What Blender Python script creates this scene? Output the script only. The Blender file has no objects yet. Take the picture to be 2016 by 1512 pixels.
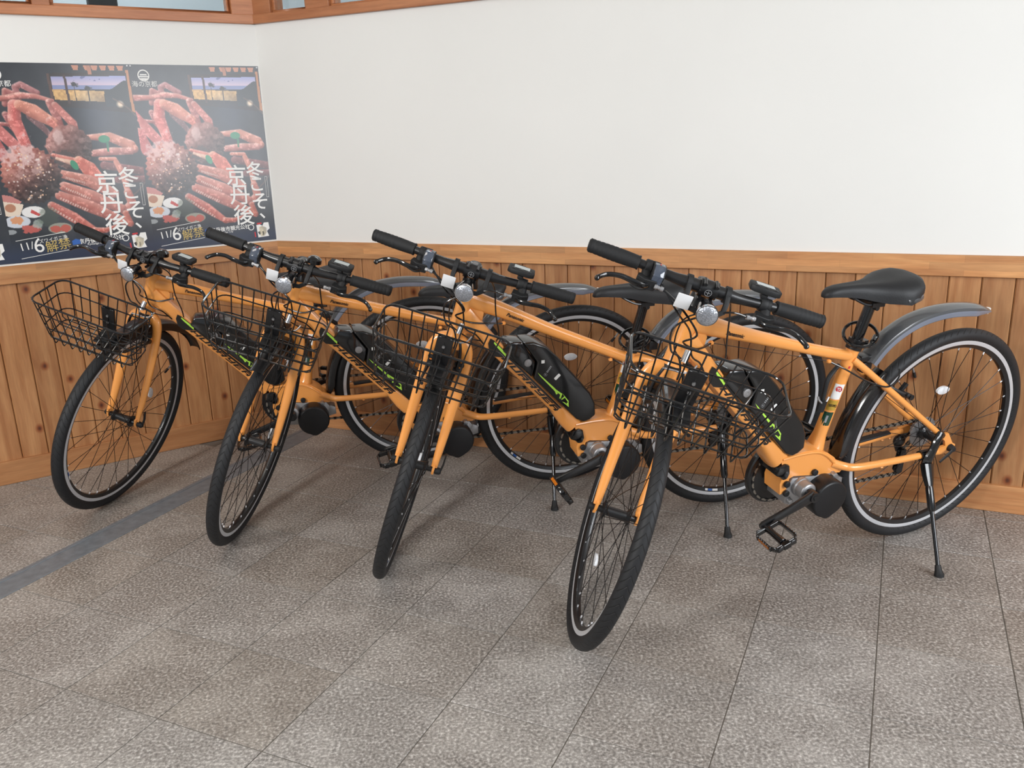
import bpy, bmesh, math, random
import numpy as np
from mathutils import Vector, Matrix

SC = bpy.context.scene
COL = SC.collection
rnd = random.Random(7)
PI = math.pi

# ------------------------------------------------------------------ camera
cam_d = bpy.data.cameras.new('camera')
cam = bpy.data.objects.new('camera', cam_d)
COL.objects.link(cam)
RR = Vector((0.99940018, -0.00952653, -0.03329458))
FF = Vector((0.0, 0.96141874, -0.27508908))
UU = RR.cross(FF)
mc = Matrix((( RR.x, UU.x, -FF.x, 0.0), (RR.y, UU.y, -FF.y, 0.0), (RR.z, UU.z, -FF.z, 1.256246), (0, 0, 0, 1)))
cam.matrix_world = mc
cam_d.sensor_width = 36.0
cam_d.lens = 1690.84 / 2016 * 36
cam_d.clip_start = 0.05
cam_d.clip_end = 60
SC.camera = cam

# ------------------------------------------------------------------ world and light
w = bpy.data.worlds.new('world'); SC.world = w
w.use_nodes = True
bg = w.node_tree.nodes['Background']
bg.inputs[0].default_value = (0.86, 0.93, 1.0, 1)
bg.inputs[1].default_value = 0.50


def area(name, loc, target, size, power, col):
    l = bpy.data.lights.new(name, 'AREA'); l.shape = 'RECTANGLE'
    l.size, l.size_y = size; l.energy = power; l.color = col
    o = bpy.data.objects.new(name, l); COL.objects.link(o)
    o.location = loc
    o.rotation_euler = (Vector(target) - Vector(loc)).to_track_quat('-Z', 'Y').to_euler()
    return o


area('window_daylight', (2.9, -0.2, 1.45), (1.45, 1.3, 0.0), (1.8, 1.8), 108, (0.93, 0.96, 1.0))
area('entrance_daylight', (-2.7, -1.2, 2.2), (0.2, 3.2, 0.2), (0.8, 0.9), 112, (1.0, 0.98, 0.96))
area('ceiling_lamp', (-1.2, 1.6, 2.62), (-1.2, 1.7, 0.0), (1.2, 0.5), 12, (1.0, 0.94, 0.86))
SC.view_settings.view_transform = 'Standard'
SC.view_settings.look = 'None'
SC.view_settings.gamma = 1
SC.view_settings.use_curve_mapping = False
SC.view_settings.exposure = 0.02


# ------------------------------------------------------------------ materials
def lin(c):
    return tuple(((x / 12.92) if x <= 0.04045 else ((x + 0.055) / 1.055) ** 2.4) for x in c)


def rgb(r, g, b):
    return lin((r / 255, g / 255, b / 255))


def mat(name, col, rough=0.5, metal=0.0, coat=0.0, var=0.04, scale=30.0, bump=0.0, trans=0.0, ior=1.45, alpha=None, spec=None):
    m = bpy.data.materials.new(name); m.use_nodes = True
    nt = m.node_tree; N = nt.nodes; L = nt.links
    b = N['Principled BSDF']
    tc = N.new('ShaderNodeTexCoord'); nz = N.new('ShaderNodeTexNoise')
    nz.inputs['Scale'].default_value = scale; nz.inputs['Detail'].default_value = 3
    L.new(tc.outputs['Object'], nz.inputs['Vector'])
    mx = N.new('ShaderNodeMix'); mx.data_type = 'RGBA'
    mx.inputs['A'].default_value = tuple(min(1, c * (1 - var)) for c in col) + (1,)
    mx.inputs['B'].default_value = tuple(min(1, c * (1 + var)) for c in col) + (1,)
    L.new(nz.outputs['Fac'], mx.inputs['Factor'])
    L.new(mx.outputs['Result'], b.inputs['Base Color'])
    b.inputs['Roughness'].default_value = rough
    b.inputs['Metallic'].default_value = metal
    b.inputs['Coat Weight'].default_value = coat
    b.inputs['Coat Roughness'].default_value = 0.08
    if trans:
        b.inputs['Transmission Weight'].default_value = trans
        b.inputs['IOR'].default_value = ior
    if alpha is not None:
        b.inputs['Alpha'].default_value = alpha
    if spec is not None:
        b.inputs['Specular IOR Level'].default_value = spec
    if bump:
        bp = N.new('ShaderNodeBump'); bp.inputs['Strength'].default_value = bump
        bp.inputs['Distance'].default_value = 0.002
        L.new(nz.outputs['Fac'], bp.inputs['Height']); L.new(bp.outputs['Normal'], b.inputs['Normal'])
    return m


M = {}
M['orange'] = mat('orange_paint', rgb(243, 162, 82), 0.28, 0, 0.6, 0.03, 8)
M['black'] = mat('black_paint', rgb(22, 22, 24), 0.35, 0, 0.2, 0.1)
M['black_gloss'] = mat('black_gloss', rgb(14, 14, 16), 0.16, 0, 0.5, 0.1)
M['black_matt'] = mat('black_plastic', rgb(22, 23, 25), 0.6, 0, 0, 0.12, 60, 0.15)
M['grip'] = mat('grip_rubber', rgb(23, 24, 26), 0.7, 0, 0, 0.1, 200, 0.2)
M['saddle'] = mat('saddle_cover', rgb(21, 22, 25), 0.55, 0, 0, 0.08, 300, 0.15)
M['battery'] = mat('battery_case', rgb(17, 18, 20), 0.22, 0, 0.4, 0.06)
M['motor_cover'] = mat('motor_cover', rgb(18, 18, 21), 0.42, 0, 0, 0.1)
M['silver'] = mat('brushed_aluminium', rgb(170, 170, 172), 0.42, 0.8, 0, 0.08, 40)
M['chrome'] = mat('chrome', rgb(225, 226, 230), 0.12, 1.0, 0, 0.03)
M['rim_track'] = mat('rim_brake_track', rgb(214, 216, 220), 0.32, 0.35, 0.2, 0.05, 60)
M['spoke'] = mat('spoke_steel', rgb(40, 38, 38), 0.35, 0.7, 0, 0.05)
M['steel'] = mat('chain_steel', rgb(150, 145, 136), 0.35, 0.5, 0, 0.2, 200)
M['fender'] = mat('grey_fender', rgb(74, 75, 77), 0.22, 0.0, 0.5, 0.04, 10)
M['fender_side'] = mat('smoked_fender_edge', rgb(120, 125, 138), 0.15, 0.1, 0.6, 0.15, 12)
M['clear'] = mat('clear_plastic', rgb(225, 228, 232), 0.12, 0.0, 0.6, 0.12, 120, 0.3)
M['lens'] = mat('lamp_lens', rgb(178, 182, 190), 0.1, 0.65, 0.8, 0.6, 260, 0.8)
M['white'] = mat('white_label', rgb(232, 232, 230), 0.45, 0, 0, 0.02)
M['tag'] = mat('white_reflector', rgb(225, 226, 228), 0.3, 0, 0.4, 0.02)
M['decal'] = mat('black_decal', rgb(20, 18, 17), 0.35, 0, 0.3, 0.05)
M['green'] = mat('lime_decal', rgb(186, 238, 84), 0.4, 0, 0.2, 0.03)
M['greydecal'] = mat('grey_print', rgb(150, 152, 155), 0.4)
M['red'] = mat('red_print', rgb(196, 44, 52), 0.4)
M['gold'] = mat('gold_sticker', rgb(196, 158, 62), 0.35, 0.2, 0.2, 0.12, 300)
M['dkgreen'] = mat('dark_green_sticker', rgb(22, 62, 46), 0.25, 0, 0.4, 0.1)
M['amber'] = mat('amber_reflector', rgb(214, 120, 24), 0.2, 0, 0.5, 0.2, 400)
M['smoke'] = mat('smoked_window', rgb(70, 78, 92), 0.08, 0, 0.8, 0.15, 60)
M['screen'] = mat('display_screen', rgb(176, 184, 184), 0.15, 0, 0.6, 0.03)
M['blue'] = mat('blue_label', rgb(40, 92, 170), 0.4)


def tyre_material():
    m = bpy.data.materials.new('tyre_rubber'); m.use_nodes = True
    nt = m.node_tree; N = nt.nodes; L = nt.links; b = N['Principled BSDF']
    b.inputs['Roughness'].default_value = 0.62
    b.inputs['Base Color'].default_value = rgb(30, 31, 34) + (1,)

    def mth(op, a, c=None, v=None):
        n = N.new('ShaderNodeMath'); n.operation = op
        L.new(a, n.inputs[0])
        if c is not None: L.new(c, n.inputs[1])
        if v is not None: n.inputs[1].default_value = v
        return n.outputs[0]
    tc = N.new('ShaderNodeTexCoord'); sp = N.new('ShaderNodeSeparateXYZ')
    L.new(tc.outputs['Object'], sp.inputs[0])
    ang = mth('ARCTAN2', sp.outputs['Z'], sp.outputs['X'])
    u = mth('MULTIPLY', ang, v=88 / (2 * PI))
    ay = mth('ABSOLUTE', sp.outputs['Y'])
    k = mth('MULTIPLY', ay, v=60.0)
    ph = mth('ADD', u, k)
    fr = mth('FRACT', ph)
    edge = mth('SUBTRACT', fr, v=0.5)
    edge = mth('ABSOLUTE', edge)
    g1 = N.new('ShaderNodeMapRange'); L.new(edge, g1.inputs[0])
    g1.inputs[1].default_value = 0.02; g1.inputs[2].default_value = 0.10
    mask = mth('LESS_THAN', ay, v=0.0165)
    inv = mth('SUBTRACT', g1.outputs[0], v=1.0)
    hh = mth('MULTIPLY', inv, mask)
    mx = N.new('ShaderNodeMix'); mx.data_type = 'RGBA'
    hp = mth('ADD', hh, v=1.0)
    L.new(hp, mx.inputs['Factor'])
    mx.inputs['A'].default_value = rgb(14, 14, 15) + (1,)
    mx.inputs['B'].default_value = rgb(25, 26, 29) + (1,)
    L.new(mx.outputs['Result'], b.inputs['Base Color'])
    bp = N.new('ShaderNodeBump'); bp.inputs['Strength'].default_value = 0.8; bp.inputs['Distance'].default_value = 0.0012
    L.new(hh, bp.inputs['Height']); L.new(bp.outputs['Normal'], b.inputs['Normal'])
    return m


M['tyre'] = tyre_material()


def wood_material(name, c1, c2, knots=True, along='Z', blocks=False, rough=0.5):
    m = bpy.data.materials.new(name); m.use_nodes = True
    nt = m.node_tree; N = nt.nodes; L = nt.links; b = N['Principled BSDF']
    b.inputs['Roughness'].default_value = rough
    b.inputs['Coat Weight'].default_value = 0.15; b.inputs['Coat Roughness'].default_value = 0.35
    tc = N.new('ShaderNodeTexCoord'); oi = N.new('ShaderNodeObjectInfo')
    off = N.new('ShaderNodeVectorMath'); off.operation = 'SCALE'
    cv = N.new('ShaderNodeCombineXYZ')
    L.new(oi.outputs['Random'], cv.inputs[0]); L.new(oi.outputs['Random'], cv.inputs[2]); cv.inputs[1].default_value = 0
    L.new(cv.outputs[0], off.inputs[0]); off.inputs['Scale'].default_value = 37.0
    add = N.new('ShaderNodeVectorMath'); add.operation = 'ADD'
    L.new(tc.outputs['Object'], add.inputs[0]); L.new(off.outputs[0], add.inputs[1])
    mp = N.new('ShaderNodeMapping')
    L.new(add.outputs[0], mp.inputs[0])
    mp.inputs['Scale'].default_value = (1, 1, 0.09) if along == 'Z' else (0.09, 1, 1)
    nz = N.new('ShaderNodeTexNoise'); nz.inputs['Scale'].default_value = 34; nz.inputs['Detail'].default_value = 5
    nz.inputs['Distortion'].default_value = 0.7
    L.new(mp.outputs[0], nz.inputs['Vector'])
    n2 = N.new('ShaderNodeTexNoise'); n2.inputs['Scale'].default_value = 190; n2.inputs['Detail'].default_value = 2
    L.new(mp.outputs[0], n2.inputs['Vector'])
    r1 = N.new('ShaderNodeMapRange'); r1.inputs[1].default_value = 0.3; r1.inputs[2].default_value = 0.72
    L.new(nz.outputs['Fac'], r1.inputs[0])
    mx = N.new('ShaderNodeMix'); mx.data_type = 'RGBA'
    mx.inputs['A'].default_value = c1 + (1,); mx.inputs['B'].default_value = c2 + (1,)
    L.new(r1.outputs[0], mx.inputs['Factor'])
    fine = N.new('ShaderNodeMix'); fine.data_type = 'RGBA'; fine.blend_type = 'MULTIPLY'
    fine.inputs['Factor'].default_value = 0.35
    L.new(mx.outputs['Result'], fine.inputs['A']); L.new(n2.outputs['Color'], fine.inputs['B'])
    r3 = N.new('ShaderNodeMapRange'); r3.inputs[1].default_value = 0.2; r3.inputs[2].default_value = 0.8
    r3.inputs[3].default_value = 0.55; r3.inputs[4].default_value = 1.15
    L.new(n2.outputs['Fac'], r3.inputs[0])
    cb = N.new('ShaderNodeCombineColor')
    for i in range(3): L.new(r3.outputs[0], cb.inputs[i])
    L.new(cb.outputs[0], fine.inputs['B'])
    last = fine.outputs['Result']
    hs = N.new('ShaderNodeHueSaturation')
    rv = N.new('ShaderNodeMapRange'); rv.inputs[3].default_value = 0.88; rv.inputs[4].default_value = 1.14
    L.new(oi.outputs['Random'], rv.inputs[0]); L.new(rv.outputs[0], hs.inputs['Value'])
    L.new(last, hs.inputs['Color']); last = hs.outputs['Color']
    if blocks:
        bt = N.new('ShaderNodeTexBrick'); bt.offset = 0.37
        bt.inputs['Scale'].default_value = 1.0; bt.inputs['Mortar Size'].default_value = 0.0003
        bt.inputs['Brick Width'].default_value = 0.27; bt.inputs['Row Height'].default_value = 0.0232
        bt.inputs['Color1'].default_value = (0.80, 0.80, 0.80, 1); bt.inputs['Color2'].default_value = (1.12, 1.08, 1.0, 1)
        bt.inputs['Mortar'].default_value = (0.7, 0.68, 0.62, 1)
        sx = N.new('ShaderNodeSeparateXYZ'); cx = N.new('ShaderNodeCombineXYZ')
        L.new(add.outputs[0], sx.inputs[0]); L.new(sx.outputs['X'], cx.inputs[0]); L.new(sx.outputs['Z'], cx.inputs[1])
        L.new(cx.outputs[0], bt.inputs['Vector'])
        mm = N.new('ShaderNodeMix'); mm.data_type = 'RGBA'; mm.blend_type = 'MULTIPLY'; mm.inputs['Factor'].default_value = 0.9
        L.new(last, mm.inputs['A']); L.new(bt.outputs['Color'], mm.inputs['B']); last = mm.outputs['Result']
    if knots:
        km = N.new('ShaderNodeMapping'); km.inputs['Scale'].default_value = (1, 1, 0.8) if along == 'Z' else (0.8, 1, 1)
        sx = N.new('ShaderNodeSeparateXYZ'); cx = N.new('ShaderNodeCombineXYZ')
        L.new(add.outputs[0], km.inputs[0]); L.new(km.outputs[0], sx.inputs[0])
        L.new(sx.outputs['X'], cx.inputs[0]); L.new(sx.outputs['Z'], cx.inputs[1])
        vo = N.new('ShaderNodeTexVoronoi'); vo.voronoi_dimensions = '2D'; vo.inputs['Scale'].default_value = 4.6
        L.new(cx.outputs[0], vo.inputs['Vector'])
        kr = N.new('ShaderNodeValToRGB')
        e = kr.color_ramp.elements
        e[0].position = 0.015; e[0].color = (0.20, 0.08, 0.045, 1)
        e[1].position = 0.085; e[1].color = (1, 1, 1, 1)
        e2 = kr.color_ramp.elements.new(0.040); e2.color = (0.62, 0.36, 0.22, 1)
        L.new(vo.outputs['Distance'], kr.inputs[0])
        mk = N.new('ShaderNodeMix'); mk.data_type = 'RGBA'; mk.blend_type = 'MULTIPLY'; mk.inputs['Factor'].default_value = 0.95
        L.new(last, mk.inputs['A']); L.new(kr.outputs[0], mk.inputs['B']); last = mk.outputs['Result']
    L.new(last, b.inputs['Base Color'])
    return m


M['plank'] = wood_material('pine_plank', rgb(186, 136, 90), rgb(156, 102, 60), True, 'Z')
M['rail'] = wood_material('laminated_rail', rgb(196, 146, 98), rgb(172, 118, 74), False, 'X', True)
M['skirt'] = wood_material('pine_baseboard', rgb(192, 138, 90), rgb(168, 110, 66), False, 'X')
M['beam'] = wood_material('cedar_beam', rgb(186, 124, 82), rgb(160, 98, 60), False, 'X', False, 0.4)
M['groove'] = mat('groove_wood', rgb(96, 52, 28), 0.8)


def plaster_material():
    m = bpy.data.materials.new('white_plaster'); m.use_nodes = True
    nt = m.node_tree; N = nt.nodes; L = nt.links; b = N['Principled BSDF']
    b.inputs['Roughness'].default_value = 0.85
    g = N.new('ShaderNodeNewGeometry')
    nz = N.new('ShaderNodeTexNoise'); nz.inputs['Scale'].default_value = 1.6; nz.inputs['Detail'].default_value = 4
    L.new(g.outputs['Position'], nz.inputs['Vector'])
    mx = N.new('ShaderNodeMix'); mx.data_type = 'RGBA'
    mx.inputs['A'].default_value = rgb(221, 221, 218) + (1,); mx.inputs['B'].default_value = rgb(230, 230, 227) + (1,)
    L.new(nz.outputs['Fac'], mx.inputs['Factor']); L.new(mx.outputs['Result'], b.inputs['Base Color'])
    n2 = N.new('ShaderNodeTexNoise'); n2.inputs['Scale'].default_value = 160; n2.inputs['Detail'].default_value = 4
    L.new(g.outputs['Position'], n2.inputs['Vector'])
    bp = N.new('ShaderNodeBump'); bp.inputs['Strength'].default_value = 0.12; bp.inputs['Distance'].default_value = 0.001
    L.new(n2.outputs['Fac'], bp.inputs['Height']); L.new(bp.outputs['Normal'], b.inputs['Normal'])
    return m


M['plaster'] = plaster_material()
TA = 1.1426997852599738


def granite_material():
    m = bpy.data.materials.new('granite_tile'); m.use_nodes = True
    nt = m.node_tree; N = nt.nodes; L = nt.links; b = N['Principled BSDF']
    g = N.new('ShaderNodeNewGeometry'); oi = N.new('ShaderNodeObjectInfo')

    def noise(sc, det, rough=0.5):
        n = N.new('ShaderNodeTexNoise'); n.inputs['Scale'].default_value = sc; n.inputs['Detail'].default_value = det
        n.inputs['Roughness'].default_value = rough
        L.new(g.outputs['Position'], n.inputs['Vector']); return n
    fine = noise(135, 5, 0.62)
    r = N.new('ShaderNodeValToRGB'); e = r.color_ramp.elements
    e[0].position = 0.34; e[0].color = rgb(98, 94, 90) + (1,)
    e[1].position = 0.70; e[1].color = rgb(206, 202, 197) + (1,)
    k = r.color_ramp.elements.new(0.46); k.color = rgb(128, 122, 116) + (1,)
    k = r.color_ramp.elements.new(0.56); k.color = rgb(156, 150, 144) + (1,)
    L.new(fine.outputs['Fac'], r.inputs[0])
    vo = N.new('ShaderNodeTexVoronoi'); vo.inputs['Scale'].default_value = 120
    L.new(g.outputs['Position'], vo.inputs['Vector'])
    sp = N.new('ShaderNodeMapRange'); sp.inputs[1].default_value = 0.05; sp.inputs[2].default_value = 0.35
    sp.inputs[3].default_value = 0.84; sp.inputs[4].default_value = 1.0
    L.new(vo.outputs['Distance'], sp.inputs[0])
    m1 = N.new('ShaderNodeMix'); m1.data_type = 'RGBA'; m1.blend_type = 'MULTIPLY'; m1.inputs['Factor'].default_value = 0.8
    cb = N.new('ShaderNodeCombineColor')
    for i in range(3): L.new(sp.outputs[0], cb.inputs[i])
    L.new(r.outputs[0], m1.inputs['A']); L.new(cb.outputs[0], m1.inputs['B'])
    # worn pale patches: dusty film on the stone
    big = noise(4.2, 5, 0.66)
    pr = N.new('ShaderNodeMapRange'); pr.inputs[1].default_value = 0.46; pr.inputs[2].default_value = 0.60
    pr.inputs[3].default_value = 0.0; pr.inputs[4].default_value = 0.62
    L.new(big.outputs['Fac'], pr.inputs[0])
    m2 = N.new('ShaderNodeMix'); m2.data_type = 'RGBA'
    gr = N.new('ShaderNodeMix'); gr.data_type = 'RGBA'; gr.blend_type = 'MIX'
    L.new(pr.outputs[0], m2.inputs['Factor']); L.new(m1.outputs['Result'], m2.inputs['A'])
    lt = N.new('ShaderNodeMix'); lt.data_type = 'RGBA'; lt.blend_type = 'ADD'; lt.inputs['Factor'].default_value = 0.36
    L.new(m1.outputs['Result'], lt.inputs['A']); lt.inputs['B'].default_value = rgb(150, 148, 144) + (1,)
    L.new(lt.outputs['Result'], m2.inputs['B'])
    # tint per tile
    hs = N.new('ShaderNodeHueSaturation'); rv = N.new('ShaderNodeMapRange')
    rv.inputs[3].default_value = 0.93; rv.inputs[4].default_value = 1.07
    L.new(oi.outputs['Random'], rv.inputs[0]); L.new(rv.outputs[0], hs.inputs['Value'])
    rs = N.new('ShaderNodeMapRange'); rs.inputs[3].default_value = 1.25; rs.inputs[4].default_value = 0.75
    L.new(oi.outputs['Random'], rs.inputs[0]); L.new(rs.outputs[0], hs.inputs['Saturation'])
    L.new(m2.outputs['Result'], hs.inputs['Color']); L.new(hs.outputs['Color'], b.inputs['Base Color'])
    rr = N.new('ShaderNodeMapRange'); rr.inputs[3].default_value = 0.30; rr.inputs[4].default_value = 0.52
    L.new(fine.outputs['Fac'], rr.inputs[0]); L.new(rr.outputs[0], b.inputs['Roughness'])
    bp = N.new('ShaderNodeBump'); bp.inputs['Strength'].default_value = 0.12; bp.inputs['Distance'].default_value = 0.0005
    L.new(fine.outputs['Fac'], bp.inputs['Height']); L.new(bp.outputs['Normal'], b.inputs['Normal'])
    return m


M['granite'] = granite_material()
M['grout'] = mat('grout', rgb(112, 106, 99), 0.8, 0, 0, 0.1, 60)
M['drain'] = mat('galvanised_strip', rgb(124, 131, 138), 0.42, 0.25, 0, 0.4, 30, 0.2)
M['grate'] = mat('grate_plate', rgb(96, 92, 78), 0.5, 0.5, 0, 0.2, 60)
M['ceiling'] = mat('ceiling_board', rgb(225, 222, 215), 0.9)
M['glass'] = mat('window_glass', rgb(235, 242, 245), 0.02, 0, 0, 0.0, trans=1.0, ior=1.45)
M['beyond'] = mat('room_beyond_wall', rgb(196, 204, 208), 0.8, 0, 0, 0.06, 3)
M['curtain'] = mat('dark_post', rgb(48, 50, 54), 0.7)


# ------------------------------------------------------------------ mesh helpers
def catmull(pts, n=8, closed=False):
    P = [np.array(p, float) for p in pts]; out = []; k = len(P)
    rng = range(k if closed else k - 1)
    for i in rng:
        if closed: p0, p1, p2, p3 = P[(i - 1) % k], P[i], P[(i + 1) % k], P[(i + 2) % k]
        else: p0, p1, p2, p3 = P[max(i - 1, 0)], P[i], P[i + 1], P[min(i + 2, k - 1)]
        for j in range(n):
            t = j / n
            out.append(0.5 * ((2 * p1) + (-p0 + p2) * t + (2 * p0 - 5 * p1 + 4 * p2 - p3) * t * t + (-p0 + 3 * p1 - 3 * p2 + p3) * t ** 3))
    if not closed: out.append(P[-1])
    return out


class MB:
    def __init__(s): s.v = []; s.f = []; s.m = []

    def add(s, vs, fs, mi=0):
        o = len(s.v); s.v += [tuple(float(c) for c in v) for v in vs]
        s.f += [tuple(i + o for i in f) for f in fs]; s.m += [mi] * len(fs); return s

    def box(s, c, size, R=None, mi=0):
        vs = []
        for x in (-.5, .5):
            for y in (-.5, .5):
                for z in (-.5, .5):
                    p = np.array((x * size[0], y * size[1], z * size[2]))
                    if R is not None: p = np.array(R) @ p
                    vs.append(p + np.array(c))
        return s.add(vs, [(0, 1, 3, 2), (4, 6, 7, 5), (0, 4, 5, 1), (2, 3, 7, 6), (0, 2, 6, 4), (1, 5, 7, 3)], mi)

    def tube(s, pts, r, n=10, up=(0, 1, 0), closed=False, cap=True, mi=0, ex=2.0):
        """r: radius, or per point radius, or per point (a along up, b across)."""
        P = [np.array(p, float) for p in pts]; k = len(P)
        if np.isscalar(r): r = [r] * k
        rr = [(q, q) if np.isscalar(q) else q for q in r]
        if len(rr) != k:
            x = np.linspace(0, 1, len(rr)); X = np.linspace(0, 1, k)
            rr = list(zip(np.interp(X, x, [q[0] for q in rr]), np.interp(X, x, [q[1] for q in rr])))
        T = []
        for i in range(k):
            if closed: t = P[(i + 1) % k] - P[i - 1]
            elif i == 0: t = P[1] - P[0]
            elif i == k - 1: t = P[-1] - P[-2]
            else: t = P[i + 1] - P[i - 1]
            T.append(t / (np.linalg.norm(t) + 1e-12))
        u = np.array(up, float)
        if abs(u @ T[0]) > 0.95: u = np.array((1., 0, 0)) if abs(T[0][0]) < 0.9 else np.array((0, 0, 1.))
        vs = []
        for i in range(k):
            u = u - (u @ T[i]) * T[i]; u /= np.linalg.norm(u) + 1e-12
            w_ = np.cross(T[i], u)
            for j in range(n):
                a = 2 * PI * j / n; c, d = math.cos(a), math.sin(a)
                if ex != 2.0:
                    q = (abs(c) ** ex + abs(d) ** ex) ** (-1 / ex); c *= q; d *= q
                vs.append(P[i] + u * c * rr[i][0] + w_ * d * rr[i][1])
        fs = []
        for i in range(k if closed else k - 1):
            a = i * n; b = ((i + 1) % k) * n
            for j in range(n):
                fs.append((a + j, a + (j + 1) % n, b + (j + 1) % n, b + j))
        if cap and not closed:
            fs.append(tuple(range(n - 1, -1, -1))); fs.append(tuple((k - 1) * n + j for j in range(n)))
        return s.add(vs, fs, mi)

    def prism(s, poly, y0, y1, mi=0, plane='xz'):
        n = len(poly); a = sum(poly[i][0] * poly[(i + 1) % n][1] - poly[(i + 1) % n][0] * poly[i][1] for i in range(n))
        if a < 0: poly = poly[::-1]
        def P(p, y):
            return (p[0], y, p[1]) if plane == 'xz' else ((p[0], p[1], y) if plane == 'xy' else (y, p[0], p[1]))
        vs = [P(p, y0) for p in poly] + [P(p, y1) for p in poly]
        fs = [tuple(range(n)), tuple(range(2 * n - 1, n - 1, -1))] + [(i, i + n, (i + 1) % n + n, (i + 1) % n) for i in range(n)]
        return s.add(vs, fs, mi)

    def lathe(s, prof, c, axis, n=24, mi=0, cap=True):
        """prof: list of (distance along axis, radius)"""
        ax = np.array(axis, float); ax /= np.linalg.norm(ax)
        u = np.array((1., 0, 0)) if abs(ax[0]) < 0.8 else np.array((0, 0, 1.))
        u -= (u @ ax) * ax; u /= np.linalg.norm(u); w_ = np.cross(ax, u); c = np.array(c, float)
        vs = []; fs = []
        for (h, r) in prof:
            for j in range(n):
                a = 2 * PI * j / n; vs.append(c + ax * h + (u * math.cos(a) + w_ * math.sin(a)) * r)
        for i in range(len(prof) - 1):
            for j in range(n):
                fs.append((i * n + j, i * n + (j + 1) % n, (i + 1) * n + (j + 1) % n, (i + 1) * n + j))
        if cap:
            fs.append(tuple(range(n - 1, -1, -1))); fs.append(tuple((len(prof) - 1) * n + j for j in range(n)))
        return s.add(vs, fs, mi)

    def ball(s, c, r, n=12, mi=0):
        if np.isscalar(r): r = (r, r, r)
        m = n // 2; vs = []; fs = []
        for i in range(m + 1):
            t = PI * i / m
            for j in range(n):
                a = 2 * PI * j / n
                vs.append((c[0] + r[0] * math.sin(t) * math.cos(a), c[1] + r[1] * math.sin(t) * math.sin(a), c[2] + r[2] * math.cos(t)))
        for i in range(m):
            for j in range(n):
                fs.append((i * n + j, (i + 1) * n + j, (i + 1) * n + (j + 1) % n, i * n + (j + 1) % n))
        return s.add(vs, fs, mi)

    def mesh(s, name, mats, bevel=0.0, seg=2, smooth=True, angle=0.6):
        me = bpy.data.meshes.new(name)
        me.from_pydata(s.v, [], s.f); me.polygons.foreach_set('material_index', s.m)
        for q in mats: me.materials.append(M[q])
        bm = bmesh.new(); bm.from_mesh(me)
        bmesh.ops.remove_doubles(bm, verts=bm.verts, dist=1e-7)
        bmesh.ops.recalc_face_normals(bm, faces=bm.faces)
        if bevel:
            ed = [e for e in bm.edges if len(e.link_faces) == 2 and e.calc_face_angle(0) > 0.6]
            bmesh.ops.bevel(bm, geom=ed, offset=bevel, segments=seg, profile=0.5, affect='EDGES', clamp_overlap=True)
        bm.to_mesh(me); bm.free()
        if smooth:
            me.shade_smooth(); me.set_sharp_from_angle(angle=angle)
        me.update(); return me


CACHE = {}


def link(name, me, parent=None, matrix=None, label=None, cat=None, group=None, kind=None):
    o = bpy.data.objects.new(name, me); COL.objects.link(o)
    if parent is not None: o.parent = parent
    if matrix is not None: o.matrix_basis = matrix
    if label: o['label'] = label
    if cat: o['category'] = cat
    if group: o['group'] = group
    if kind: o['kind'] = kind
    return o


def cached(key, fn):
    if key not in CACHE: CACHE[key] = fn()
    return CACHE[key]


def text_mesh(name, body, size, mt, extrude=0.0002, sx=1.0, shear=0.0, offset=0.0, align='LEFT'):
    key = ('txt', body, size, mt, sx, shear, offset, align)
    if key in CACHE: return CACHE[key]
    c = bpy.data.curves.new(name, 'FONT'); c.body = body; c.size = size; c.extrude = extrude
    c.shear = shear; c.offset = offset; c.align_x = align; c.resolution_u = 3
    o = bpy.data.objects.new(name, c); COL.objects.link(o)
    bpy.context.view_layer.update()
    d = bpy.context.evaluated_depsgraph_get()
    me = bpy.data.meshes.new_from_object(o.evaluated_get(d))
    bpy.data.objects.remove(o); bpy.data.curves.remove(c)
    me.name = name
    if sx != 1.0:
        for v in me.vertices: v.co.x *= sx
    me.materials.clear(); me.materials.append(M[mt])
    CACHE[key] = me
    return me


def frame_matrix(o, x, y):
    x = Vector(x).normalized(); z = x.cross(Vector(y)).normalized(); y = z.cross(x)
    return Matrix(((x.x, y.x, z.x, o[0]), (x.y, y.y, z.y, o[1]), (x.z, y.z, z.z, o[2]), (0, 0, 0, 1)))


# ------------------------------------------------------------------ the room
WD, W2 = -0.432742547788989, 3.721824749224445
WX, WY = -1.0178716127772012, 3.8451929426059763


def wall_matrix(side):
    a = WD if side == 0 else W2 + PI
    return Matrix.Translation((WX, WY, 0)) @ Matrix.Rotation(a, 4, 'Z')


MR, ML = wall_matrix(0), wall_matrix(1)          # local +x along the wall, +y into the wall, room at -y
HR1, HR0, HB, HU = 0.8534, 0.7855, 0.0938, 1.745


def rect_box(x0, x1, y0, y1, z0, z1):
    return MB().box(((x0 + x1) / 2, (y0 + y1) / 2, (z0 + z1) / 2), (x1 - x0, y1 - y0, z1 - z0))


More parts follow.
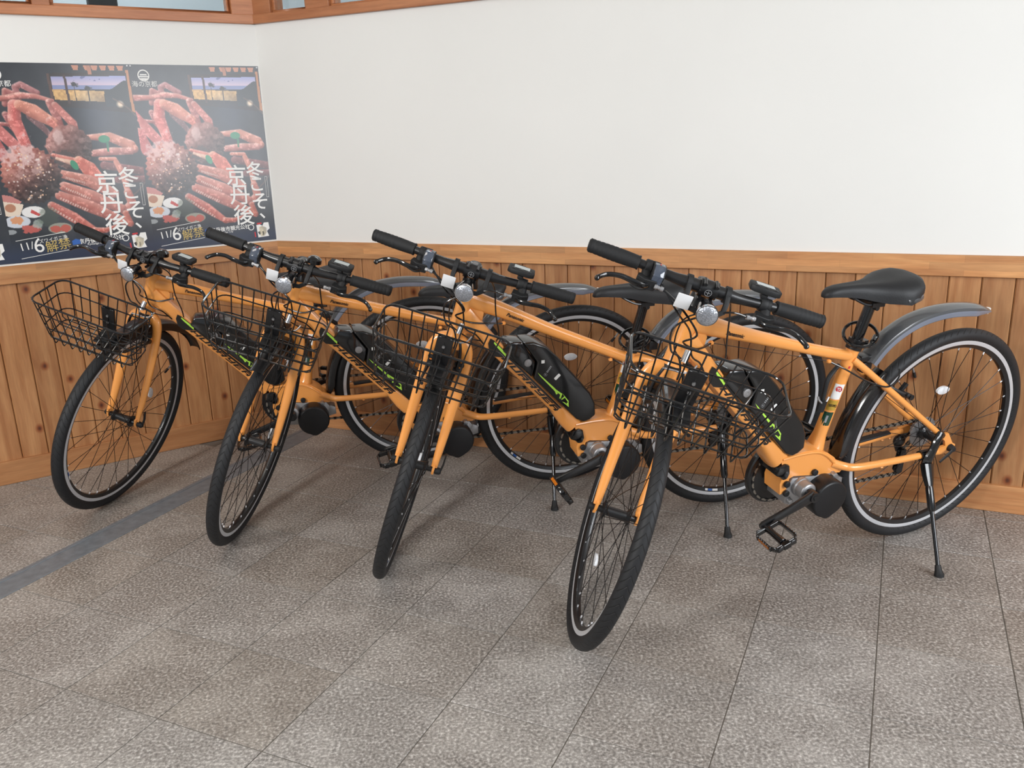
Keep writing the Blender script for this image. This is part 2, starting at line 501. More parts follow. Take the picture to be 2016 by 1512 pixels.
def build_wall(side, name, x0, x1):
    Mx = (MR, ML)[side]
    b = MB()
    b.box(((x0 + x1) / 2, 0.064, (HR0 + HU) / 2 + .02), (x1 - x0, 0.116, HU - HR0 - .04))
    b.box(((x0 + x1) / 2, 0.072, 0.41), (x1 - x0, 0.100, 0.82))
    b.m = [0] * 6 + [1] * 6
    wl = link(name, b.mesh(name, ['plaster', 'groove']), None, Mx, kind='structure')
    # planks, each with its own eased edges
    pw = 0.0936
    pm = MB().box((0, 0, 0), (pw - 0.0018, 0.012, HR0 - HB + 0.02)).mesh('plank', ['plank'], 0.0035, 1)
    CACHE['plank%d' % side] = pm
    k0 = int(math.floor(x0 / pw)) + 1; k1 = int(x1 / pw) + 2
    ph = 0.0546 if side == 0 else 0.0
    for k in range(k0, k1):
        cx = k * pw + ph - pw / 2
        if side == 0 and (cx - pw / 2 < -0.06 or cx > x1): continue
        if side == 1 and cx + pw / 2 > 0.03: continue
        link('plank', pm, wl, Matrix.Translation((cx, 0.016, (HR0 + HB) / 2)))
    return wl


wr = build_wall(0, 'wall_right', -0.05, 4.4)
wl_ = build_wall(1, 'wall_left', -2.3, 0.05)


def trim(name, side, x0, x1, y0, y1, z0, z1, mt, bev=0.002):
    return link(name, rect_box(x0, x1, y0, y1, z0, z1).mesh(name, [mt], bev, 1), None, (MR, ML)[side], kind='structure')


trim('trim_1', 0, -0.003, 4.4, -0.006, 0.03, HR0, HR1, 'rail')
trim('trim_2', 1, -2.3, 0.003, -0.006, 0.03, HR0, HR1, 'rail')
trim('baseboard_right', 0, -0.002, 4.4, -0.004, 0.02, 0.0, HB, 'skirt')
trim('baseboard_left', 1, -2.3, 0.002, -0.004, 0.02, 0.0, HB, 'skirt')
trim('trim_3', 0, -0.006, 4.4, -0.012, 0.12, HU, HU + 0.036, 'beam')
trim('trim_4', 1, -2.3, 0.006, -0.012, 0.12, HU, HU + 0.036, 'beam')


def clerestory(side, n0, spans):
    Mx = (MR, ML)[side]; sg = 1 if side == 0 else -1; n = n0
    for (a, c) in spans:
        x0, x1 = sorted((a * sg, c * sg)); zb, zt = HU + .036, 2.3
        f = MB(); t = 0.012
        f.box(((x0 + x1) / 2, 0.04, zb + t / 2), (x1 - x0, 0.04, t)); f.box(((x0 + x1) / 2, 0.04, zt - t / 2), (x1 - x0, 0.04, t))
        f.box((x0 + t / 2, 0.04, (zb + zt) / 2), (t, 0.04, zt - zb - 2 * t)); f.box((x1 - t / 2, 0.04, (zb + zt) / 2), (t, 0.04, zt - zb - 2 * t))
        o = link('window_%d' % n, f.mesh('window_frame', ['beam'], 0.002, 1), None, Mx, kind='structure')
        link('pane', rect_box(x0 + t, x1 - t, 0.038, 0.042, zb + t, zt - t).mesh('pane', ['glass'], smooth=False), o)
        n += 1
    return n


# wooden posts between the high windows
tn = 5
for side, segs in ((0, [(-0.006, 0.085), (0.262, 0.375), (1.35, 1.46), (2.5, 2.61), (3.6, 4.4)]), (1, [(-0.085, 0.006), (-0.812, -0.752), (-1.55, -1.49), (-2.3, -2.2)])):
    for (a, c) in segs:
        link('trim_%d' % tn, MB().box(((a + c) / 2, 0.05, (HU + .036 + 2.3) / 2), (c - a, 0.09, 2.3 - HU - .036)).mesh('post', ['beam'], 0.002, 1), None, (MR, ML)[side], kind='structure'); tn += 1
nn = clerestory(0, 1, [(0.087, 0.260), (0.377, 1.348), (1.462, 2.498), (2.612, 3.598)])
clerestory(1, nn, [(0.087, 0.750), (0.814, 1.488), (1.552, 2.198)])
# lintel wall over the high windows, and the wall of the space behind them
link('wall_upper_right', rect_box(-0.05, 4.4, 0, 0.12, 2.3, 2.7).mesh('lintel', ['plaster']), None, MR, kind='structure')
link('wall_upper_left', rect_box(-2.3, 0.05, 0, 0.12, 2.3, 2.7).mesh('lintel', ['plaster']), None, ML, kind='structure')
link('wall_beyond_right', rect_box(-0.6, 4.4, 0.9, 0.95, 1.2, 2.7).mesh('beyond', ['beyond']), None, MR, kind='structure')
link('wall_beyond_left', rect_box(-2.3, 0.6, 0.9, 0.95, 1.2, 2.7).mesh('beyond', ['beyond']), None, ML, kind='structure')
b = MB().box((-0.52, 0.30, 2.0), (0.11, 0.05, 0.9))
tg = link('trim_%d' % tn, b.mesh('dark_post', ['curtain'], 0.004), None, ML, kind='structure')

for nm, Mx, xx in (('fill_light_behind_right', MR, 1.2), ('fill_light_behind_left', ML, -0.8)):  # added fill lights, out of view, that brighten the space behind the panes
    p_ = Mx @ Vector((xx, 0.5, 2.6)); q_ = Mx @ Vector((xx, 0.62, 1.3))
    area(nm, tuple(p_), tuple(q_), (1.6, 0.3), 16, (0.94, 0.98, 1.0))

# ---- floor of square granite tiles laid along the right wall
F0 = Matrix.Rotation(TA - PI / 2, 4, 'Z')       # local x = across, local y = along
ux = Vector((math.sin(TA), -math.cos(TA))); uy = Vector((math.cos(TA), math.sin(TA)))
floor = link('floor', MB().box((0.3, 2.0, -0.06), (9.5, 8.0, 0.116)).mesh('floor', ['grout']), None, Matrix.Identity(4), kind='structure')
TS = 0.3
tile = MB().box((0, 0, 0), (TS - 0.0028, TS - 0.0028, 0.010)).mesh('tile', ['granite'], 0.0009, 1)
ac0, al0 = 0.03, 1.795
dA0, dA1 = -2.448, -2.338        # the steel strip runs between these
nW = Vector((math.sin(WD), -math.cos(WD))); nL = Vector((math.sin(W2 + PI), -math.cos(W2 + PI)))
cor = Vector((WX, WY))


def inside(p, tol=0.21):
    d = Vector((p.x, p.y)) - cor
    return d.dot(nW) > -tol and d.dot(nL) > -tol


cut_meshes = {}


def cut_tile(x0, x1):
    k = (round(x0, 4), round(x1, 4))
    if k not in cut_meshes:
        cut_meshes[k] = MB().box(((x0 + x1) / 2, 0, 0), (x1 - x0, TS - 0.0028, 0.010)).mesh('tile', ['granite'], 0.0009, 1)
    return cut_meshes[k]


cnt = 0
Cam = Vector((0, 0, 1.256246))
for i in range(-14, 12):
    for j in range(-5, 11):
        ac = ac0 + (i + .5) * TS; al = al0 + (j + .5) * TS
        p = ux * ac + uy * al
        if not inside(p, 0.10): continue
        q = Vector((p.x, p.y, 0)) - Cam
        dz = q.dot(FF)
        if dz < 0.6: continue
        if abs(q.dot(RR) / dz) > 0.80 or q.dot(UU) / dz < -0.72: continue
        me = tile; lo, hi = -TS / 2 + .0014, TS / 2 - .0014
        if ac - TS / 2 < dA0 < ac + TS / 2 or ac - TS / 2 < dA1 < ac + TS / 2:
            if ac - TS / 2 < dA0 < ac + TS / 2 and dA0 - ac - lo > .01:
                link('tile', cut_tile(lo, dA0 - ac - .0015), floor, Matrix.Translation((p.x, p.y, -0.005)) @ F0)
            if ac - TS / 2 < dA1 < ac + TS / 2 and hi - (dA1 - ac) > .01:
                link('tile', cut_tile(dA1 - ac + .0015, hi), floor, Matrix.Translation((p.x, p.y, -0.005)) @ F0)
            continue
        link('tile', me, floor, Matrix.Translation((p.x, p.y, -0.005)) @ F0)
        cnt += 1
# drain strip set flush in the floor
sb = MB()
sb.box(((dA0 + dA1) / 2, 1.60, -0.004), (dA1 - dA0 - 0.034, 2.9, 0.006))
for s_ in (-1, 1):
    sb.box(((dA0 + dA1) / 2 + s_ * (dA1 - dA0 - 0.017) / 2, 1.60, -0.0035), (0.018, 2.9, 0.009))
link('steel_strip', sb.mesh('steel_strip', ['drain'], 0.001, 1), None, F0,
     label='grey galvanised steel strip set flush in the stone floor', cat='floor strip')
ceil = link('ceiling', rect_box(-4.5, 4.8, -3.2, 5.2, 2.7, 2.78).mesh('ceiling', ['ceiling']), None, Matrix.Identity(4), kind='structure')


# ------------------------------------------------------------------ posters
def poster_picture():
    """The printed picture as colours on a fine grid: two boiled snow crabs, a window with a dusk sky, small dishes."""
    W_, H_ = 236, 334
    u, v = np.meshgrid((np.arange(W_) + .5) / W_, (np.arange(H_) + .5) / H_)
    A = 1.41                                       # height in widths
    X = u; Y = v * A
    rs = np.random.RandomState(3)

    def fbm(sc, seed):
        r_ = np.random.RandomState(seed); out = np.zeros_like(X); amp = 1; tot = 0
        for o in range(4):
            n = int(sc * 2 ** o) + 2; g = r_.rand(int(n * A) + 3, n + 2)
            xs = X * n; ys = Y * n; xi = xs.astype(int); yi = ys.astype(int); fx = xs - xi; fy = ys - yi
            fx = fx * fx * (3 - 2 * fx); fy = fy * fy * (3 - 2 * fy)
            out += amp * ((g[yi, xi] * (1 - fx) + g[yi, xi + 1] * fx) * (1 - fy) + (g[yi + 1, xi] * (1 - fx) + g[yi + 1, xi + 1] * fx) * fy)
            tot += amp; amp *= .55
        return out / tot
    n1 = fbm(7, 1); n2 = fbm(22, 2); n3 = fbm(45, 5)
    c = np.zeros(X.shape + (3,))
    base = np.array((38, 42, 50)); c[:] = base
    c += (n1[..., None] - .5) * 22
    # bottom navy band
    k = np.clip((v - .86) / .1, 0, 1)[..., None]; c[:] = c * (1 - k) + np.array((38, 50, 78)) * k

    def put(mask, col):
        mm = np.clip(mask, 0, 1)[..., None]; c[:] = c * (1 - mm) + np.asarray(col, float) * mm

    def soft(d, e=.006): return np.clip(.5 - d / e, 0, 1)

    def poly(pts, col, e=.004):
        inside_ = np.zeros(X.shape, bool); n = len(pts)
        for i in range(n):
            x1, y1 = pts[i][0], pts[i][1] * A; x2, y2 = pts[(i + 1) % n][0], pts[(i + 1) % n][1] * A
            cond = ((y1 > Y) != (y2 > Y)) & (X < (x2 - x1) * (Y - y1) / (y2 - y1 + 1e-9) + x1)
            inside_ ^= cond
        put(inside_.astype(float), col)

    def limb(pts, r, col=(206, 108, 96), hi=(238, 178, 162), dark=(112, 48, 44), texture=True):
        best = np.full(X.shape, 9.); side = np.zeros(X.shape); rad_ = np.full(X.shape, .01)
        rr = r if not np.isscalar(r) else [r] * len(pts)
        for i in range(len(pts) - 1):
            a = np.array((pts[i][0], pts[i][1] * A)); b_ = np.array((pts[i + 1][0], pts[i + 1][1] * A)); d = b_ - a
            t = np.clip(((X - a[0]) * d[0] + (Y - a[1]) * d[1]) / (d @ d + 1e-9), 0, 1)
            px, py = X - a[0] - t * d[0], Y - a[1] - t * d[1]; q = np.hypot(px, py); ra = rr[i] + (rr[i + 1] - rr[i]) * t
            m_ = (q - ra) < best
            best = np.where(m_, q - ra, best); rad_ = np.where(m_, ra, rad_)
            side = np.where(m_, (-px * .55 - py * .83) / ra, side)
        s_ = np.clip(side, -1, 1)[..., None]
        col_ = np.asarray(col, float) * (1 - np.abs(s_)) + np.where(s_ > 0, np.asarray(hi, float), np.asarray(dark, float)) * np.abs(s_)
        col_ = col_ + (n2[..., None] - .5) * 50
        if texture:
            sp = (n3 > .62)[..., None] * 34; col_ = col_ + sp
        mm = soft(best)[..., None]; c[:] = c * (1 - mm) + col_ * mm

    # dusk window
    poly([(.43, .05), (1, .04), (1, .25), (.97, .25), (.43, .21)], (44, 34, 32))
    for i, x0 in enumerate((.60, .68, .73, .79, .85, .91)):
        poly([(x0, .008), (x0 + .05, .010), (x0 + .042, .032), (x0 + .012, .034)], (206, 128, 92))
    poly([(.70, .01), (.73, .01), (.735, .055), (.71, .055)], (186, 112, 80))
    sky0 = (v - .06) / .065
    ms = ((u > .452) & (u < .968) & (v > .060 + (.968 - u) * .012) & (v < .128)).astype(float)
    skyc = np.array((142, 152, 212))[None, None] * (1 - np.clip(sky0, 0, 1))[..., None] + np.array((236, 196, 206))[None, None] * np.clip(sky0, 0, 1)[..., None]
    skyc = np.where((sky0 > .72)[..., None], np.array((122, 136, 190)), skyc)
    skyc = np.where(((n2 > .60) & (sky0 < .4) & (u > .6) & (u < .8))[..., None], np.array((96, 104, 160)), skyc)
    c[:] = c * (1 - ms[..., None]) + skyc * ms[..., None]
    poly([(.86, .125), (.90, .105), (.94, .086), (.97, .082), (.97, .22), (.80, .22), (.80, .135)], (34, 40, 44))
    poly([(.448, .128), (.80, .138), (.795, .192), (.46, .180)], (214, 160, 84))
    g_ = ((u > .448) & (u < .80) & (v > .135) & (v < .19))
    c[g_] += ((n3[g_] - .45) * 110)[:, None] * np.array((1, .9, .6)) + (np.clip(1 - np.abs(u[g_] - .66) / .12, 0, 1) * 34)[:, None]
    for (x0, y0) in ((.60, .105), (.69, .125)):
        put(soft(np.hypot((X - x0) * 1.0, (Y - y0 * A) * 1.4) - .022 - (n3 - .5) * .04), (44, 44, 48))
        poly([(x0 - .003, y0), (x0 + .003, y0), (x0 + .004, y0 + .08), (x0 - .002, y0 + .08)], (60, 48, 40))
    poly([(.535, .058), (.552, .058), (.560, .200), (.543, .200)], (70, 44, 40))
    poly([(.428, .05), (.446, .05), (.450, .20), (.434, .20)], (86, 56, 46))
    poly([(.972, .03), (.990, .03), (1.0, .25), (.978, .24)], (196, 120, 66))
    put(soft(np.hypot(X - .90, (Y - .205 * A)) - .022, .02), (255, 226, 190))
    put(soft(np.hypot((X - .72), (Y - .27 * A) * .9) - .13, .16) * .55, (52, 66, 92))
    put(soft(np.abs(np.hypot(X - .66, Y - .62) - .42) - .004, .008) * ((u > .85)) * .8, (120, 84, 70))

    # legs and bodies
    limb([(.346, .146), (.25, .105), (.212, .118), (.22, .17)], .022, (178, 100, 100), (214, 160, 160))
    limb([(.13, .20), (.145, .135), (.19, .15)], .020, (176, 88, 84))
    limb([(0, .173), (.129, .172), (.235, .158), (.333, .163), (.44, .185)], [.024, .020, .024, .018, .012])
    limb([(.12, .25), (.15, .31), (.18, .34)], .022, (160, 76, 76))
    limb([(.02, .29), (.13, .30), (.20, .36)], .014, (176, 82, 80))
    limb([(.419, .194), (.445, .25), (.47, .33)], [.028, .030, .022], (170, 80, 72))
    limb([(.45, .205), (.55, .30), (.565, .37)], [.022, .030, .02])
    limb([(.006, .242), (.06, .33), (.145, .405)], [.004, .040, .038], (214, 104, 98), (244, 196, 186))
    limb([(.0, .36), (.05, .45)], .045, (206, 88, 86))
    limb([(.28, .26), (.36, .33), (.42, .40)], [.03, .02, .012], (120, 74, 76), (150, 100, 100), (70, 44, 50))
    limb([(.215, .40), (.172, .28), (.185, .205), (.26, .215)], [.036, .044, .040, .036], (222, 92, 84), (248, 176, 160))
    limb([(.22, .205), (.30, .235), (.42, .295)], [.036, .050, .034], (224, 126, 100), (244, 176, 150))
    limb([(.40, .285), (.47, .35)], [.028, .012], (222, 112, 92))
    limb([(.46, .345), (.445, .38)], .02)
    # far legs on the right
    limb([(.72, .52), (.90, .545), (1.0, .56)], .030, (122, 58, 56), (150, 80, 78), (70, 34, 34))
    limb([(.80, .60), (1.0, .60)], .026, (112, 50, 50), (140, 70, 70), (60, 30, 30))
    limb([(.70, .485), (.80, .49), (.85, .58), (.86, .67)], [.014, .018, .026, .020], (214, 120, 96))
    limb([(.86, .67), (.88, .73), (.81, .77)], [.030, .034, .026], (198, 96, 76))
    limb([(.64, .372), (.79, .372), (.93, .42), (.955, .44)], [.020, .034, .040, .03], (216, 128, 104))
    limb([(.66, .455), (.80, .448), (.93, .45)], [.026, .030, .026], (196, 112, 102))
    # rear crab
    d2 = np.hypot((X - .50) / .155, (Y - .415 * A) / .16)
    mm = soft(d2 - 1 - (n2 - .5) * .25, .05)[..., None]
    sh = np.clip(.62 + .5 * ((.50 - X) / .16 + (.40 * A - Y) / .16) * .6, 0.25, 1.1)[..., None]
    cb_ = np.array((196, 118, 106)) * sh + (n3[..., None] - .5) * 90 + (n2[..., None] > .60) * 28
    c[:] = c * (1 - mm) + cb_ * mm
    put(soft(np.hypot((X - .438) / .035, (Y - .365 * A) / .055) - 1 - (n2 - .5), .5) * .6, (228, 196, 192))
    put(soft(np.hypot((X - .45) / .07, (Y - .47 * A) / .05) - 1 - (n3 - .5) * 1.4, .1) * .85, (66, 52, 50))
    # the claw with the green tag
    limb([(.38, .455), (.46, .475), (.53, .49)], [.012, .018, .02], (222, 108, 88))
    limb([(.40, .475), (.50, .50)], [.01, .02], (228, 180, 150))
    limb([(.55, .49), (.61, .535), (.67, .60)], [.034, .055, .045], (220, 96, 74), (246, 190, 160))
    # lower legs
    limb([(.42, .555), (.60, .60), (.76, .67)], [.030, .046, .036], (198, 104, 84))
    limb([(.42, .62), (.60, .68), (.80, .755)], [.036, .048, .034], (196, 98, 80))
    limb([(.38, .665), (.58, .735), (.79, .82)], [.034, .046, .032], (196, 94, 76))
    limb([(.79, .815), (.845, .84), (.82, .78)], [.028, .024, .022], (202, 92, 68))
    limb([(.315, .715), (.45, .785), (.59, .865)], [.030, .040, .022], (206, 92, 76))
    limb([(.585, .862), (.66, .865), (.745, .845)], [.024, .020, .012], (206, 84, 64))
    for (a, b_) in (((.31, .728), (.50, .835)), ((.38, .68), (.55, .75)), ((.43, .63), (.58, .69)), ((.44, .575), (.56, .605))):
        a = np.array((a[0], a[1] * A)); b2 = np.array((b_[0], b_[1] * A)); d = b2 - a
        t = ((X - a[0]) * d[0] + (Y - a[1]) * d[1]) / (d @ d); tt = np.clip(t, 0, 1)
        q = np.hypot(X - a[0] - tt * d[0], Y - a[1] - tt * d[1])
        put(soft(q - .009 - (n3 - .5) * .012) * (np.sin(t * 70) > -.2) * .75, (242, 206, 192))
    # front crab
    d1 = np.hypot((X - .215) / .195, (Y - .555 * A) / .205)
    rim_ = 1 + .035 * np.sin(np.arctan2(Y - .555 * A, X - .215) * 30)
    mm = soft(d1 - rim_ - (n2 - .5) * .12, .03)[..., None]
    sh = np.clip(.72 + .62 * ((.20 - X) / .2 * .5 + (.53 * A - Y) / .2 * .8), .20, 1.18)[..., None]
    cb_ = np.array((200, 112, 96)) * sh + (n3[..., None] - .5) * 110 + (n2[..., None] - .5) * 80
    c[:] = c * (1 - mm) + cb_ * mm
    for (x0, y0, rx, ry, al_) in ((.10, .45, .055, .06, .85), (.205, .445, .05, .07, .9), (.26, .52, .03, .04, .5), (.16, .55, .03, .05, .4)):
        put(soft(np.hypot((X - x0) / rx, (Y - y0 * A) / ry) - 1 - (n2 - .5) * 2.4 - (n3 - .5) * 1.6, .5) * al_ * .8, (232, 196, 194))
    for i in range(90):
        a = rs.rand() * 2 * PI; r_ = math.sqrt(rs.rand()) * .9
        x0 = .215 + .19 * r_ * math.cos(a); y0 = .555 * A + .2 * r_ * math.sin(a)
        put(soft(np.hypot(X - x0, Y - y0) - .003 - .004 * rs.rand(), .006), (244, 190, 150) if rs.rand() > .4 else (236, 220, 214))
    # green tags
    put(soft(np.hypot((X - .748) / .040, (Y - .383 * A) / .028) - 1, .1), (26, 140, 96))
    poly([(.757, .395), (.778, .395), (.770, .45), (.760, .45)], (24, 122, 84))
    put(soft(np.hypot((X - .515 - (Y - .515 * A) * .3) / .024, (Y - .512 * A) / .036) - 1, .1), (26, 146, 100))
    # little dishes
    poly([(0.0, .645), (.06, .655), (.12, .685), (.10, .70), (.0, .69)], (206, 120, 112))
    poly([(0.0, .68), (.13, .70), (.09, .762), (0.0, .755)], (236, 214, 190))
    put(soft(np.hypot((X - .04) / .035, (Y - .715 * A) / .03) - 1, .1), (190, 120, 84))
    put(soft(np.hypot((X - .185) / .078, (Y - .742 * A) / .042) - 1, .06), (238, 236, 234))
    poly([(.175, .728), (.23, .755), (.215, .765), (.165, .745)], (216, 54, 48))
    put(soft(np.hypot((X - .07) / .085, (Y - .787 * A) / .045) - 1, .06), (208, 214, 226))
    put(soft(np.hypot((X - .07) / .045, (Y - .780 * A) / .028) - 1 - (n3 - .5) * .8, .1), (232, 150, 96))
    put(soft(np.hypot((X - .15) / .065, (Y - .828 * A) / .030) - 1 - (n3 - .5) * .9, .1), (206, 84, 74))
    put(soft(np.hypot((X - .20) / .035, (Y - .805 * A) / .035) - 1 - (n3 - .5) * 1.2, .2) * .8, (170, 186, 176))
    put(soft(np.hypot((X - .28) / .07, (Y - .775 * A) / .07) - 1 - (n3 - .5) * 1.2, .4) * .5, (70, 86, 66))
    put(soft(np.hypot((X - .345) / .082, (Y - .835 * A) / .040) - 1, .06), (150, 150, 132))
    for x0 in (.315, .38):
        put(soft(np.hypot((X - x0) / .035, (Y - .838 * A) / .026) - 1 - (n3 - .5) * .6, .1), (204, 78, 60))
    put(soft(np.hypot((X - .012) / .04, (Y - .838 * A) / .018) - 1, .1), (150, 156, 160))
    # haze of light on the glossy sheet, put into the colours: duller, blacks lifted
    c = np.clip(c, 0, 255); g_ = c.mean(-1, keepdims=True); c = (c * .84 + g_ * .16) * .88 + 8
    return c, W_, H_


PW, PH = 0.511, 0.722


def poster_mesh():
    c, W_, H_ = poster_picture()
    xs = np.linspace(0, PW, W_ + 1); ys = np.linspace(0, -PH, H_ + 1)
    gx, gz = np.meshgrid(xs, ys)
    wave = 0.0008 * np.sin(gx * 14) * (gz / -PH)
    v = np.stack([gx, -0.0012 - np.abs(wave), gz], -1).reshape(-1, 3)
    idx = np.arange((W_ + 1) * (H_ + 1)).reshape(H_ + 1, W_ + 1)
    f = np.stack([idx[:-1, :-1], idx[1:, :-1], idx[1:, 1:], idx[:-1, 1:]], -1).reshape(-1, 4)
    nv = len(v)
    # back sheet gives the paper its thickness
    bk = np.array([(0, 0, 0), (PW, 0, 0), (PW, 0, -PH), (0, 0, -PH)]); v = np.concatenate([v, bk])
    fl = f.tolist() + [[nv, nv + 1, nv + 2, nv + 3], [int(idx[0, 0]), int(idx[0, -1]), nv + 1, nv], [int(idx[-1, 0]), nv + 3, nv + 2, int(idx[-1, -1])],
                       [int(idx[0, 0]), nv, nv + 3, int(idx[-1, 0])], [int(idx[0, -1]), int(idx[-1, -1]), nv + 2, nv + 1]]
    me = bpy.data.meshes.new('poster'); me.from_pydata(v.tolist(), [], fl)
    att = me.color_attributes.new('print', 'FLOAT_COLOR', 'CORNER')
    cl = c.reshape(-1, 3) / 255.0
    cl = np.where(cl <= .04045, cl / 12.92, ((cl + .055) / 1.055) ** 2.4)
    buf = np.ones((len(me.loops), 4)); buf[:len(cl) * 4, :3] = np.repeat(cl, 4, 0); buf[len(cl) * 4:, :3] = .6
    att.data.foreach_set('color', buf.reshape(-1))
    m = bpy.data.materials.new('poster_print'); m.use_nodes = True
    N = m.node_tree.nodes; L = m.node_tree.links; b = N['Principled BSDF']
    a = N.new('ShaderNodeVertexColor'); a.layer_name = 'print'
    L.new(a.outputs['Color'], b.inputs['Base Color']); b.inputs['Roughness'].default_value = 0.28
    b.inputs['Coat Weight'].default_value = 0.25; b.inputs['Coat Roughness'].default_value = 0.12
    me.materials.append(m); me.update()
    return me


M['goldink'] = mat('gold_ink', rgb(196, 170, 96), 0.4)
M['cream'] = mat('cream_print', rgb(232, 222, 196), 0.4)
M['navy'] = mat('navy_print', rgb(34, 38, 48), 0.35)
pm_ = poster_mesh()


def T(name, par, body, u, v_, size, mt='white', rot=0.0, off=0.0, sx=1.0, al='CENTER'):
    me = text_mesh('print_text', body, size, mt, 0.00015, sx, 0, off, al)
    Mx = Matrix.Translation((u * PW, -0.0024, -v_ * PH)) @ Matrix.Rotation(PI / 2, 4, 'X') @ Matrix.Rotation(rot, 4, 'Z')
    link(name, me, par, Mx)


def flat(polys, mt, name, par):
    b = MB()
    for poly in polys: b.prism([(p[0] * PW, -p[1] * PH) for p in poly], -0.0026, -0.0021)
    link(name, b.mesh(name, [mt], smooth=False), par)


def ring(cu, cv, r, w_, n=24):
    return [[(cu + math.cos(2 * PI * (i + a) / n) * q, cv + math.sin(2 * PI * (i + a) / n) * q * PW / PH) for a, q in ((0, r), (1, r), (1, r - w_), (0, r - w_))] for i in range(n)]


plabels = ['crab poster nearest the room corner, on the white wall above the left wood panelling',
           'middle one of the crab posters, two white headline columns, behind the leftmost bicycle handlebar',
           'cropped crab poster at the left edge of the picture, only its right margin in view']
for k in range(3):
    s_left = 0.513 + k * 0.5105
    po = link('poster', pm_, None, ML @ Matrix.Translation((-s_left, 0.0055, 1.5822)), label=plabels[k], cat='poster', group='crab posters on the left wall')
    cs = 0.078
    for ch, uu, vv, sz in (('冬', .875, .628, .080), ('こ', .880, .700, .072), ('そ', .893, .805, .080), ('、', .945, .862, .075),
                           ('京', .715, .655, .090), ('丹', .728, .765, .090), ('後', .742, .885, .090)):
        T('headline_character', po, ch, uu, vv, sz, 'white', -0.04, 0.0008)
    # full 冬こそ、 has its small こ above the wider one
    flat(ring(.792, .915, .026, .006), 'white', 'headline_stop', po)
    T('date', po, '11/', .10, .935, .040, 'white', 0.12)
    T('date', po, '6', .185, .952, .078, 'white', 0.12)
    T('small_print', po, 'ズワイガニ漁', .285, .898, .017, 'white', 0.12)
    T('gold_print', po, '解禁', .315, .945, .046, 'goldink', 0.12)
    flat([[(.033, .884), (.370, .856), (.370, .8585), (.033, .8865)], [(.051, .978), (.40, .950), (.40, .9525), (.051, .9805)]], 'white', 'rule_line', po)
    T('small_print', po, '京丹後市観光公社', .618, .922, .021, 'white', 0.03, 0.0003)
    T('small_print', po, 'Kyotango City', .575, .936, .011, 'white', 0.03)
    flat([[(.408, .908), (.435, .898), (.465, .904), (.467, .926), (.410, .930)]], 'blue', 'badge', po)
    T('badge_mark', po, 'KLL', .437, .923, .012, 'white', 0.03, 0.0004)
    flat([[(.838, .905), (.868, .902), (.890, .912), (.905, .893), (.945, .893), (.95, .93), (.925, .945), (.94, .975), (.845, .979)]], 'white', 'map', po)
    flat([[(.86, .918), (.89, .912), (.925, .925), (.92, .955), (.90, .972), (.87, .974), (.86, .95)]], 'cream', 'map', po)
    flat([[(.845, .948), (.865, .94), (.875, .953), (.86, .965)], [(.885, .945), (.895, .943), (.90, .96), (.885, .972)]], 'navy', 'map', po)
    flat([[(.845, .893), (.885, .891), (.885, .900), (.845, .902)], [(.815, .945), (.825, .945), (.827, .975), (.817, .975)]], 'red', 'red_mark', po)
    flat([[(.955, .622), (.975, .622), (.975, .624), (.955, .624)], [(.955, .742), (.975, .742), (.975, .744), (.955, .744)],
          [(.955, .622), (.957, .622), (.957, .744), (.955, .744)], [(.973, .622), (.975, .622), (.975, .744), (.973, .744)]], 'white', 'side_box', po)
    flat(ring(.098, .057, .043, .008, 28) + [[(.062, .060), (.134, .060), (.130, .066), (.066, .066)], [(.075, .050), (.12, .050), (.125, .056), (.07, .056)], [(.068, .071), (.128, .071), (.12, .080), (.078, .080)]],
         'white', 'emblem', po)
    T('small_print', po, '海の京都', .098, .113, .024, 'white', 0.0, 0.0)
    pn = MB()
    for uu in (.012, .988): pn.lathe([(0, .0035), (.003, .003), (.004, .001)], (uu * PW, -0.0015, -.006), (0, -1, 0), 10)
    link('pin', pn.mesh('pin', ['clear']), po)

# ------------------------------------------------------------------ the bicycle
WB, RAKE, HA, RT = 1.1236, 0.0398, 1.2667, 0.349
UA = np.array((-math.cos(HA), 0, math.sin(HA)))          # steering axis, upwards
NA = np.array((math.sin(HA), 0, math.cos(HA)))           # forward of it
QA = np.array((WB, 0, RT)) - NA * RAKE


def axz(z, fwd=0.0, y=0.0):
    """point on the steering axis at height z, pushed forward of it."""
    s_ = (z - QA[2]) / UA[2]; p = QA + UA * s_ + NA * fwd; return (p[0], y, p[2])


def steer_matrix(d):
    return Matrix.Translation(QA.tolist()) @ Matrix.Rotation(d, 4, Vector(UA.tolist())) @ Matrix.Translation((-QA).tolist())


def tyre_mesh():
    n, m = 128, 16; R0 = RT - 0.019; vs = []; fs = []
    for i in range(n):
        a = 2 * PI * i / n
        for j in range(m):
            t = 2 * PI * j / m; r_ = R0 + 0.0190 * math.cos(t) - (0.003 if math.cos(t) < -.8 else 0); y = 0.0190 * math.sin(t)
            vs.append((r_ * math.cos(a), y, r_ * math.sin(a)))
    for i in range(n):
        for j in range(m):
            fs.append((i * m + j, i * m + (j + 1) % m, ((i + 1) % n) * m + (j + 1) % m, ((i + 1) % n) * m + j))
    return MB().add(vs, fs).mesh('tyre', ['tyre'])


